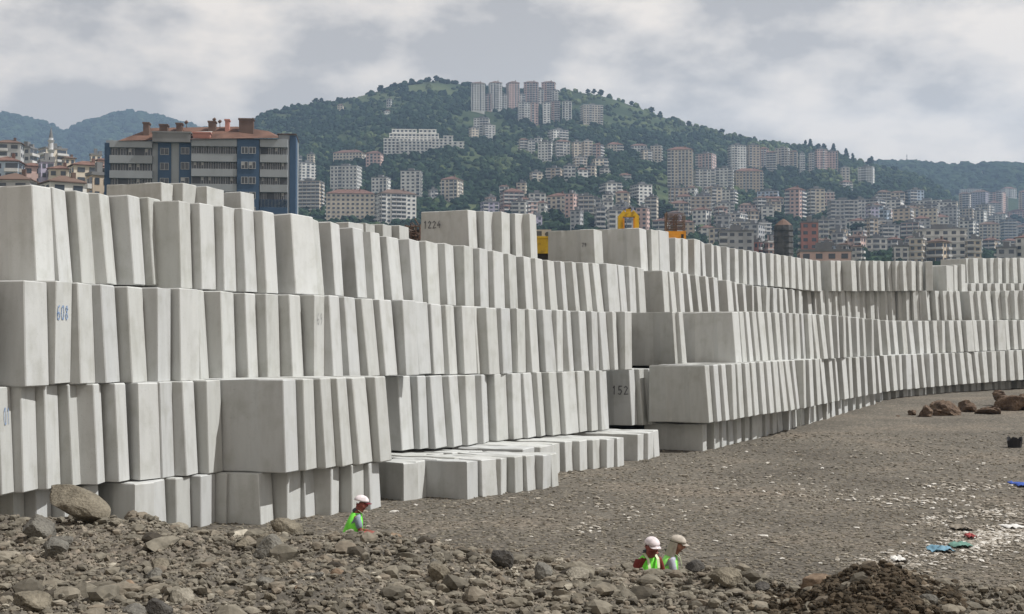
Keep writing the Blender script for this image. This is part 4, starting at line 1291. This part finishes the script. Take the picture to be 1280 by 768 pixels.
# marks on the blocks
o = nearest('third', 68); on_front(o, '608', .27, 1.25, M_BLUE, 1, .014, -.07)
o['label'] = 'pale concrete block with a blue painted number, upright in the middle course'
o = nearest('top', 588); on_side(o, '1224', .26, 1.35, M_BLACK, -2.05, 2, .016)
o['label'] = 'pale block with black number 1224 on its side, above the wall'
o = nearest('fourth', 790); on_side(o, '152', .28, 1.1, M_BLACK, -.74, 3, .018)
o['label'] = 'pale block with black number 152 on its shaded side'
o = nearest('fourth', 5); on_front(o, '01', .3, 1.3, M_BLUE, 4, .013, -.3)
o = nearest('third', 844); on_side(o, '10', .2, 1.35, M_BLACK, -1.62, 5, .014)
o = nearest('top', 745); on_side(o, '79', .15, 1.25, M_BLACK, -.62, 6, .012)
o = nearest('third', 405); on_front(o, '69', .26, 1.3, M_BLACK, 9, .006, -.2)

# ------------------------------------------------------------------ boulders
rrs = np.random.RandomState(77)
def boulder(u_, v_, wpx, hpx, Y, kind, label, group, seed, rot=0.0, tilt=0.0, elong=1.0, name='boulder', sink=.25, planes=11):
    """v_ is the pixel row of the foot of the stone"""
    rs_ = np.random.RandomState(seed)
    V_ = rock_shape(4 if wpx > 40 else 3, rs_, planes,   .30 if planes == 6 else .06)
    V_ = V_ / np.abs(V_).max(axis=0)
    w, h = wpx / F * Y / 2, hpx / F * Y / 2
    V_ = V_ * np.array([w, w * elong, h])
    c, s = math.cos(tilt), math.sin(tilt)
    V_ = np.stack([V_[:, 0] * c + V_[:, 2] * s, V_[:, 1], -V_[:, 0] * s + V_[:, 2] * c], 1)
    x = (u_ - 640) / F * Y
    z = zat(v_, Y) + h * (1 - sink)
    me_ = np_mesh(name, V_, ICO[4 if wpx > 40 else 3][1], False)
    o_ = link(name, me_, [M_ROCK[kind]], loc=(x, Y, z), rot=(0, 0, rot))
    return tag(o_, label, 'rock', group)
def gz(u_, Y): return float(ground_z((u_ - 640) / F * Y, Y))
def vfoot(u_, Y): return HOR + (EZ - gz(u_, Y)) / Y * F
boulder(98, 650, 90, 46, 19.6, 'tan', 'largest tan boulder, lying tilted against the wall above the rubble', None, 3, 0.1, .42, .7, planes=9)
boulder(51, 674, 46, 36, 18.6, 'grey', 'dark grey angular boulder just below the largest tan boulder', None, 12, .4, .2, .8)
boulder(358, 672, 50, 32, 20.3, 'tan', 'pale pointed slab of rock at the foot of the wall', None, 21, .3, .5, .7, planes=8)
boulder(345, 684, 60, 20, 19, 'tan', 'flat tan rock lying below the pale pointed slab', None, 22, .2, .05, .8)
boulder(627, 708, 30, 26, 17.6, 'dark', 'dark rounded boulder alone near the middle of the bank', None, 31, .3, .1, .9)
boulder(867, 716, 26, 20, 17.2, 'dark', 'dark rock just beside the two crouching workers', None, 33, .1, .1, .9)
boulder(905, 730, 44, 26, 16.6, 'tan', 'tan boulder on the bank crest beyond the two workers', None, 35, .4, .15, .8)
boulder(1222, 752, 34, 26, 17.2, 'grey', 'greenish grey boulder beside the brown soil mound', None, 37, .2, .1, .9)
boulder(1270, 766, 46, 36, 16.6, 'brown', 'brown boulder at the lower corner beyond the soil mound', None, 39, .2, .1, .9)
boulder(1172, 756, 56, 30, 16.0, 'tan', 'low tan boulder half sunk in the soil mound', None, 41, .2, .1, .9)
boulder(486, 680, 34, 18, 19.3, 'brown', 'brown lump of rock in front of the sitting worker', None, 43, .1, -.2, .9)
# far boulders by the wall
fb = [(1155, 526, 26, 20, 64, .1), (1182, 528, 54, 27, 65, .1), (1205, 522, 34, 22, 67, .3), (1170, 514, 40, 15, 70, 0), (1232, 524, 50, 14, 66, .3), (1262, 515, 46, 24, 68, .4), (1250, 503, 24, 16, 71, .2), (1285, 514, 40, 22, 68, .1), (1140, 521, 16, 9, 65, 0), (1122, 525, 9, 6, 64, 0), (1111, 526, 7, 5, 64, 0), (1100, 525, 6, 5, 65, 0)]
for k, (a, b, w, h, Y, tl) in enumerate(sorted(fb), 1):
    boulder(a, b, w * .98, h * 1.2, Y, 'red', 'brown boulder, %s from the left in the far pile by the wall' % ordinal(k), 'brown boulders piled by the far wall', 60 + k, .2 * k, tl, .8, planes=6, sink=.3)
# larger stones over the bank
pl = []
q_ = random.Random(13)
for k in range(66):
    uu = q_.uniform(5, 1275)
    yb = interp(uu, YB)
    Yk = q_.uniform(12.6, yb - .2)
    wp = q_.choice((14, 18, 22, 26, 32, 40)) * q_.uniform(.8, 1.2) * 17 / Yk
    vf = vfoot(uu, Yk)
    if vf > 775 or (380 < uu < 520 and Yk > 16.5) or (740 < uu < 890 and Yk > 14.5): continue
    pl.append((uu, vf, wp, wp * q_.uniform(.5, .8), Yk))
pl.sort()
for k, (uu, vf, wp, hp, Yk) in enumerate(pl, 1):
    kind = q_.choice(('grey', 'tan', 'grey', 'dark', 'pale', 'tan', 'brown'))
    boulder(uu, vf + 1, wp, hp, Yk, kind, '%s stone among the bigger ones on the bank, %s from the left' % (kind, ordinal(k)), 'bigger stones on the rubble bank', 200 + k, q_.uniform(0, 3), q_.uniform(-.4, .4), q_.uniform(.7, 1), name='stone', sink=.35)

# ------------------------------------------------------------------ litter one can tell apart
M_TARP = mat('teal_plastic', (.13, .25, .33), .7)
M_GRN = mat('green_plastic', (.11, .22, .18), .7)
M_REDC = mat('red_cloth', (.28, .05, .05), .8)
M_BLUC = mat('blue_cloth', (.04, .09, .36), .7)
M_BLKP = mat('black_plastic', (.018, .018, .02), .5)
M_WHP = mat('white_plastic', (.62, .61, .58), .5)
def rag(name, u_, v_, wpx, dm, m, label, seed, h=.10):
    Y = EZ * F / (v_ - HOR)
    w = wpx / F * Y
    n, k_ = 22, 12
    gx, gy = np.meshgrid(np.linspace(-.5, .5, n), np.linspace(-.5, .5, k_))
    z = (fbm(gx * 5 + seed, gy * 5, 4, seed) + .35) * h * (1 - (2 * gx) ** 4 * .6)
    ed = 1 + .35 * fbm(gx * 3 + 9, gy * 3 + seed, 3, seed + 3)
    V_ = np.stack([gx * w * ed, gy * dm * ed, np.maximum(z, .004)], 2).reshape(-1, 3)
    V2 = V_.copy()
    V2[:, 2] -= .012
    ii = np.arange(n * k_).reshape(k_, n)
    Q_ = np.stack([ii[:-1, :-1], ii[:-1, 1:], ii[1:, 1:], ii[1:, :-1]], 2).reshape(-1, 4)
    Q2 = Q_[:, ::-1] + n * k_
    x = (u_ - 640) / F * Y
    me_ = np_mesh(name, np.concatenate([V_, V2]), np.concatenate([Q_, Q2]), True, nv=4)
    return tag(link(name, me_, [m], loc=(x, Y, float(ground_z(x, Y)) + .03)), label, 'litter')
rag('plastic_sheet', 1174, 690, 30, .45, M_TARP, 'crumpled teal blue plastic sheet lying in the washed-up litter', 2, .16)
rag('plastic_sheet', 1198, 684, 26, .5, M_GRN, 'crumpled green plastic sheet beside the teal one', 5, .12)
rag('cloth', 1211, 673, 10, .35, M_REDC, 'small red cloth in the litter above the green sheet', 8, .12)
rag('plastic_sheet', 1273, 607, 16, .8, M_BLUC, 'dark blue sheet on the gravel near the frame edge', 11, .14)
rag('plastic_bag', 1122, 702, 18, .35, M_WHP, 'white plastic bag near the crest of the soil mound', 14, .12)
rag('plastic_bag', 1265, 660, 24, .6, M_WHP, 'white plastic sheet at the edge of the litter patch', 17, .1)
rag('plastic_bag', 1200, 662, 22, .5, M_SHELL, 'pale plastic sheet above the red cloth in the litter', 19, .12)
rag('plastic_sheet', 588, 738, 26, .3, M_SHELL, 'pale plastic scrap on the bank', 23, .1) if False else None
# black broken tub
Y = EZ * F / (560 - HOR) ; x = (1267 - 640) / F * Y
q = MB()
n = 12
for i in range(n):
    a0, a1 = 2 * math.pi * i / n, 2 * math.pi * (i + 1) / n
    h0, h1 = (.34 + .10 * math.sin(a0 * 3 + 1)), (.34 + .10 * math.sin(a1 * 3 + 1))
    c0, c1 = (math.cos(a0), math.sin(a0)), (math.cos(a1), math.sin(a1))
    q.quad((c0[0] * .24, c0[1] * .2, 0), (c1[0] * .24, c1[1] * .2, 0), (c1[0] * .28, c1[1] * .24, h1), (c0[0] * .28, c0[1] * .24, h0))
    q.quad((c1[0] * .22, c1[1] * .18, 0.02), (c0[0] * .22, c0[1] * .18, 0.02), (c0[0] * .26, c0[1] * .22, h0), (c1[0] * .26, c1[1] * .22, h1))
    q.quad((c0[0] * .26, c0[1] * .22, h0), (c1[0] * .26, c1[1] * .22, h1), (c1[0] * .28, c1[1] * .24, h1), (c0[0] * .28, c0[1] * .24, h0))
q.poly([(math.cos(2 * math.pi * i / n) * .22, math.sin(2 * math.pi * i / n) * .18, .02) for i in range(n)])
tag(q.build('broken_tub', M_BLKP, loc=(x, Y, float(ground_z(x, Y)) - .02)), 'black broken plastic tub standing alone on the gravel', 'tub')
p = P(1081, 713, 16.2)
V_ = rock_shape(2, rrs, 10, .2) * .09
tag(link('black_bag', np_mesh('black_bag', V_ * np.array([1.1, 1, .8]), ICO[2][1], True), [M_BLKP], loc=(p.x, p.y, gz(1081, 16.2) + .05)), 'small knotted black bag on top of the brown soil mound', 'bag')

# ------------------------------------------------------------------ people
def skin_fig(name, verts, edges, radii, m, parent=None, sub=2, root=0, smooth=True):
    me_ = bpy.data.meshes.new(name)
    me_.from_pydata(verts, edges, [])
    o_ = bpy.data.objects.new(name, me_)
    C.objects.link(o_)
    o_.modifiers.new('skin', 'SKIN').use_smooth_shade = True
    o_.modifiers.new('sub', 'SUBSURF').levels = sub
    o_.modifiers['sub'].render_levels = sub
    sv = me_.skin_vertices[0].data
    for i, r_ in enumerate(radii):
        sv[i].radius = (r_, r_) if not isinstance(r_, tuple) else r_
        sv[i].use_root = (i == root)
    me_.materials.append(m)
    if parent: o_.parent = parent
    return o_
def flatmat(name, c, r_=.8):
    def f(t, b):
        n, _ = noise(t, 14, 4)
        s = ramp(t, n.outputs['Fac'], [(.35, (.8, .8, .8)), (.6, (1.08, 1.08, 1.08))])
        t.links.new(mixc(t, 1, c, s.outputs[0], 'MULTIPLY'), b.inputs['Base Color'])
    return mat(name, c, r_, f, .2)
M_SKIN = flatmat('skin', (.30, .15, .10), .6)
M_SKINR = flatmat('sunburnt_skin', (.24, .075, .06), .6)
M_VEST = flatmat('green_vest', (.20, .78, .08), .7)
M_VEST2 = flatmat('bright_green_vest', (.34, .85, .20), .7)
M_REFL = flatmat('reflective_tape', (.62, .68, .45), .4)
M_TSH = flatmat('grey_blue_shirt', (.24, .29, .34))
M_MAR = flatmat('maroon_shirt', (.17, .035, .03))
M_LTSH = flatmat('light_grey_shirt', (.38, .39, .46))
M_JEAN = flatmat('dark_trousers', (.05, .055, .07))
M_CAPW = flatmat('white_cap', (.66, .60, .62))
M_CAPB = flatmat('beige_cap', (.42, .38, .33))
M_BRIM = flatmat('dark_red_brim', (.15, .025, .035))
M_SCARF = flatmat('dark_scarf', (.07, .075, .085))
M_SHOE = flatmat('shoe_leather', (.06, .045, .035))
M_EYE = mat('eye', (.02, .02, .02), .3)
def person(loc, rz, label, hands, nod, lean, c):
    root = empty('person', loc, rz)
    tag(root, label, 'person', 'workers in green vests')
    L_ = lean
    pel, wai, che, nck = (0, 0, .30), (0, .03 + L_ * .3, .46), (0, .06 + L_ * .75, .67), (0, .08 + L_, .82)
    hb = (0, .10 + L_ + nod * .4, .895)
    hc = (0, .12 + L_ + nod, .955)
    ht = (0, .11 + L_ + nod * .9, 1.01)
    V_, E_, R_ = [], [], []
    def add(p, r_, par=None):
        V_.append(p); R_.append(r_)
        if par is not None: E_.append((par, len(V_) - 1))
        return len(V_) - 1
    i0 = add(pel, (.15, .12)); i1 = add(wai, (.13, .10), i0); i2 = add(che, (.15, .11), i1); i3 = add(nck, .055, i2); i4 = add(hb, (.07, .08), i3); i5 = add(hc, (.082, .098), i4); i6 = add(ht, (.07, .08), i5)
    add((0, hc[1] + .115, hc[2] - .02), .016, i5)                      # nose
    add((0, hb[1] + .085, hb[2] - .005), .03, i4)                      # chin
    for sx in (-1, 1):
        add((sx * .092, hc[1] - .005, hc[2] - .01), .018, i5)          # ear
        h1 = add((sx * .10, .04, .27), .095, i0)
        kn = add((sx * .17, .42, .44), .065, h1)
        an = add((sx * .16, .50, .09), .042, kn)
        add((sx * .17, .62, .05), .038, an)
        sh_ = add((sx * .17, nck[1] - .01, .755), .045, i2)
        el = add(hands[sx]['el'], .045, sh_)
        wr_ = add(hands[sx]['wr'], .03, el)
        d = (Vector(hands[sx]['wr']) - Vector(hands[sx]['el'])).normalized()
        side = d.cross(Vector((0, 0, 1))).normalized()
        pc = Vector(hands[sx]['wr']) + d * .05
        pm_ = add(tuple(pc), (.034, .018), wr_)
        for k, (off, ln) in enumerate(((-.027, .062), (-.009, .075), (.009, .07), (.027, .055))):
            b0 = pc + d * .04 + side * off
            k1 = b0 + d * ln * .5 - Vector((0, 0, ln * .12))
            k2 = b0 + d * ln * .85 - Vector((0, 0, ln * .55))
            a1 = add(tuple(b0), .0095, pm_)
            a2 = add(tuple(k1), .0085, a1)
            add(tuple(k2), .0075, a2)
        tb = pc - d * .015 - side * sx * -.03
        t1 = add(tuple(tb + Vector((0, 0, -.005))), .011, pm_)
        add(tuple(tb + d * .035 - side * sx * -.015 - Vector((0, 0, .02))), .0095, t1)
    skin_fig('body', V_, E_, R_, c['skin'], root)
    for sx in (-1, 1):
        q = bmesh.new(); bmesh.ops.create_uvsphere(q, u_segments=10, v_segments=6, radius=.011)
        m1 = bpy.data.meshes.new('eye'); q.to_mesh(m1); q.free(); m1.materials.append(M_EYE)
        link('eye', m1, (), root, loc=(sx * .032, hc[1] + .092, hc[2] + .012))
    q = MB(); q.box(-.025, .025, hb[1] + .095, hb[1] + .104, hb[2] + .018, hb[2] + .026); q.build('mouth', M_BRIM, root)
    # shirt with sleeves
    sv, se, sr = [], [], []
    def ad2(p, r_, par=None):
        sv.append(p); sr.append(r_)
        if par is not None: se.append((par, len(sv) - 1))
        return len(sv) - 1
    a0 = ad2((0, .0, .33), (.16, .13)); a1 = ad2(wai, (.15, .12), a0); a2 = ad2(che, (.16, .125), a1); a3 = ad2((0, nck[1] - .005, .80), (.085, .08), a2)
    for sx in (-1, 1):
        s1 = ad2((sx * .185, nck[1] - .01, .75), .062, a2)
        el = Vector(hands[sx]['el'])
        if c['long']:
            e1 = ad2(tuple(el), .056, s1)
            wv = Vector(hands[sx]['wr'])
            ad2(tuple(el.lerp(wv, .88)), .04, e1)
        else:
            ad2(tuple(Vector((sx * .185, nck[1] - .01, .75)).lerp(el, .75)), .06, s1)
    skin_fig('shirt', sv, se, sr, c['shirt'], root)
    # vest over the shirt
    vv = [(0, .0, .31), wai, che, (0, nck[1] - .005, .79), (.14, nck[1] - .02, .785), (-.14, nck[1] - .02, .785)]
    skin_fig('vest', vv, [(0, 1), (1, 2), (2, 3), (2, 4), (2, 5)], [(.20, .19), (.20, .185), (.20, .185), (.10, .10), .085, .085], c['vest'], root)
    for sx in (-1, 1):
        pts = [(sx * .085, wai[1] + .165, .40), (sx * .085, wai[1] + .19, .50), (sx * .08, che[1] + .175, .66), (sx * .085, nck[1] + .105, .79), (sx * .09, nck[1] + .0, .87)]
        q = MB()
        for a, b in zip(pts[:-1], pts[1:]):
            q.quad((a[0] - .022, a[1], a[2]), (a[0] + .022, a[1], a[2]), (b[0] + .022, b[1], b[2]), (b[0] - .022, b[1], b[2]))
            q.quad((b[0] - .022, b[1] + .006, b[2]), (b[0] + .022, b[1] + .006, b[2]), (a[0] + .022, a[1] + .006, a[2]), (a[0] - .022, a[1] + .006, a[2]))
        q.build('reflective_stripe', M_REFL, root)
    # trousers, shoes
    tv = [(0, 0, .29), (.10, .04, .27), (.17, .42, .44), (.163, .49, .14), (-.10, .04, .27), (-.17, .42, .44), (-.163, .49, .14)]
    skin_fig('trousers', tv, [(0, 1), (1, 2), (2, 3), (0, 4), (4, 5), (5, 6)], [(.17, .14), .112, .082, .06, .112, .082, .06], M_JEAN, root)
    for sx in (-1, 1):
        skin_fig('shoe', [(sx * .16, .49, .07), (sx * .165, .56, .05), (sx * .17, .65, .045)], [(0, 1), (1, 2)], [.055, .055, .045], M_SHOE, root)
    # scarf round the neck
    skin_fig('scarf', [(.03, nck[1] - .03, .83), (-.03, nck[1] - .02, .85), (0, nck[1] + .03, .845), (0, hb[1] - .05, .90)], [(0, 1), (1, 2), (1, 3)], [.075, .078, .07, .075], c['scarf'], root)
    # cap
    bm_ = bmesh.new()
    bmesh.ops.create_uvsphere(bm_, u_segments=20, v_segments=12, radius=1)
    bmesh.ops.delete(bm_, geom=[v for v in bm_.verts if v.co.z < -.12], context='VERTS')
    for v in bm_.verts:
        v.co = Vector((v.co.x * .104, v.co.y * .122, v.co.z * .098))
    mc = bpy.data.meshes.new('cap'); bm_.to_mesh(mc); bm_.free(); mc.materials.append(c['cap'])
    for p_ in mc.polygons: p_.use_smooth = True
    cap = link('cap', mc, (), root, loc=(0, hc[1] - .005, hc[2] + .055), rot=(-.15 - nod * 1.5, 0, 0))
    md = cap.modifiers.new('thick', 'SOLIDIFY'); md.thickness = .006; md.offset = 1
    q = MB()
    n = 10
    top, bot = [], []
    for i in range(n + 1):
        a = math.pi * i / n
        x_, y_ = math.cos(a) * .085, .085 + math.sin(a) * .095
        top.append((x_, y_, -.008 - abs(math.cos(a)) * .014))
    back = [(-.09, .062, -.004), (0, .088, .018), (.09, .062, -.004)]
    ring = top + back
    for off, rev in ((0, False), (-.007, True)):
        r_ = [(a, b, z + off) for a, b, z in ring]
        q.poly(r_[::-1] if rev else r_)
    for i in range(len(ring)):
        a, b = ring[i], ring[(i + 1) % len(ring)]
        q.quad((a[0], a[1], a[2] - .007), (b[0], b[1], b[2] - .007), b, a)
    q.build('brim', c['brim'], cap)
    if c.get('flap'):
        fv = []
        q = MB()
        cols, rows = 10, 6
        gp = [[(math.cos(math.pi * (1.0 + j / cols)) * (.108 + .02 * i / rows), math.sin(math.pi * (1.0 + j / cols)) * (.125 + .03 * i / rows), -.01 - .22 * i / rows) for j in range(cols + 1)] for i in range(rows + 1)]
        for i in range(rows):
            for j in range(cols):
                q.quad(gp[i][j], gp[i][j + 1], gp[i + 1][j + 1], gp[i + 1][j])
        fo = q.build('neck_flap', c['cap'], cap)
        md = fo.modifiers.new('thick', 'SOLIDIFY'); md.thickness = .006
    return root
def seat_rock(u_, Y, seed):
    x = (u_ - 640) / F * Y
    V_ = rock_shape(3, np.random.RandomState(seed), 9, .05) * np.array([.26, .24, .17])
    return x
H1 = {1: {'el': (.21, .18, .50), 'wr': (.10, .40, .48)}, -1: {'el': (-.21, .16, .50), 'wr': (-.08, .38, .47)}}
H2 = {1: {'el': (.26, .12, .52), 'wr': (.12, .33, .46)}, -1: {'el': (-.27, .12, .52), 'wr': (-.10, .32, .46)}}
def place(u_, vtop, Y, rz, *a):
    """head top (with cap) lands on vtop: shifts the sitting height"""
    x = (u_ - 640) / F * Y
    z = zat(vtop, Y) - 1.10
    r_ = person((x, Y, z), rz, *a)
    g0 = float(ground_z(x, Y))
    hgt = (z + .17) - g0
    rs_ = np.random.RandomState(int(u_))
    V_ = rock_shape(3, rs_, 9, .05)
    V_ = V_ / np.abs(V_).max(axis=0) * np.array([.30, .26, max(.12, (hgt + .25) / 2)])
    o_ = link('seat_stone', np_mesh('seat_stone', V_, ICO[3][1]), [M_ROCK['grey']], loc=(x, Y, z + .17 - max(.12, (hgt + .25) / 2)))
    tag(o_, 'grey rock that the %s sits on' % ('worker near the wall' if u_ < 600 else ('worker with the maroon sleeves' if u_ < 820 else 'worker with the beige cap')), 'rock')
    return r_
place(438, 619.5, 23.0, R(-82), 'worker in green vest and white cap sitting alone by the wall, forearms forward', H1, .03, .05,
      dict(skin=M_SKINR, shirt=M_TSH, vest=M_VEST, cap=M_CAPW, brim=M_BRIM, scarf=M_SCARF, long=False))
place(803, 668.5, 20.2, R(-152), 'worker in green vest, maroon sleeves and pinkish cap sitting among the rubble', H2, .05, .08,
      dict(skin=M_SKINR, shirt=M_MAR, vest=M_VEST, cap=M_CAPW, brim=M_CAPW, scarf=M_SCARF, long=True))
place(828, 668.5, 20.6, R(-98), 'worker in green vest and beige cap with neck flap, looking away from his neighbour', H1, .05, .06,
      dict(skin=M_SKIN, shirt=M_LTSH, vest=M_VEST2, cap=M_CAPB, brim=M_CAPB, scarf=M_SCARF, long=True, flap=True))

# ------------------------------------------------------------------ haze
hb_ = MB()
hb_.box(-3800, 3800, -60, 4750, -6, 780)
mh = bpy.data.materials.new('haze')
mh.use_nodes = True
t = mh.node_tree
for n in list(t.nodes): t.nodes.remove(n)
pv = t.nodes.new('ShaderNodeVolumePrincipled')
pv.inputs['Color'].default_value = (.46, .66, .96, 1)
pv.inputs['Density'].default_value = 0.00017
pv.inputs['Anisotropy'].default_value = 0.2
ou = t.nodes.new('ShaderNodeOutputMaterial')
t.links.new(pv.outputs[0], ou.inputs['Volume'])
tag(hb_.build('haze', mh), 'thin bluish haze filling the air over the town and hills', 'haze', kind='stuff')
print('BLOCKS', len(blocks), 'NEAR', len(near_set), 'HOUSES', len(town))
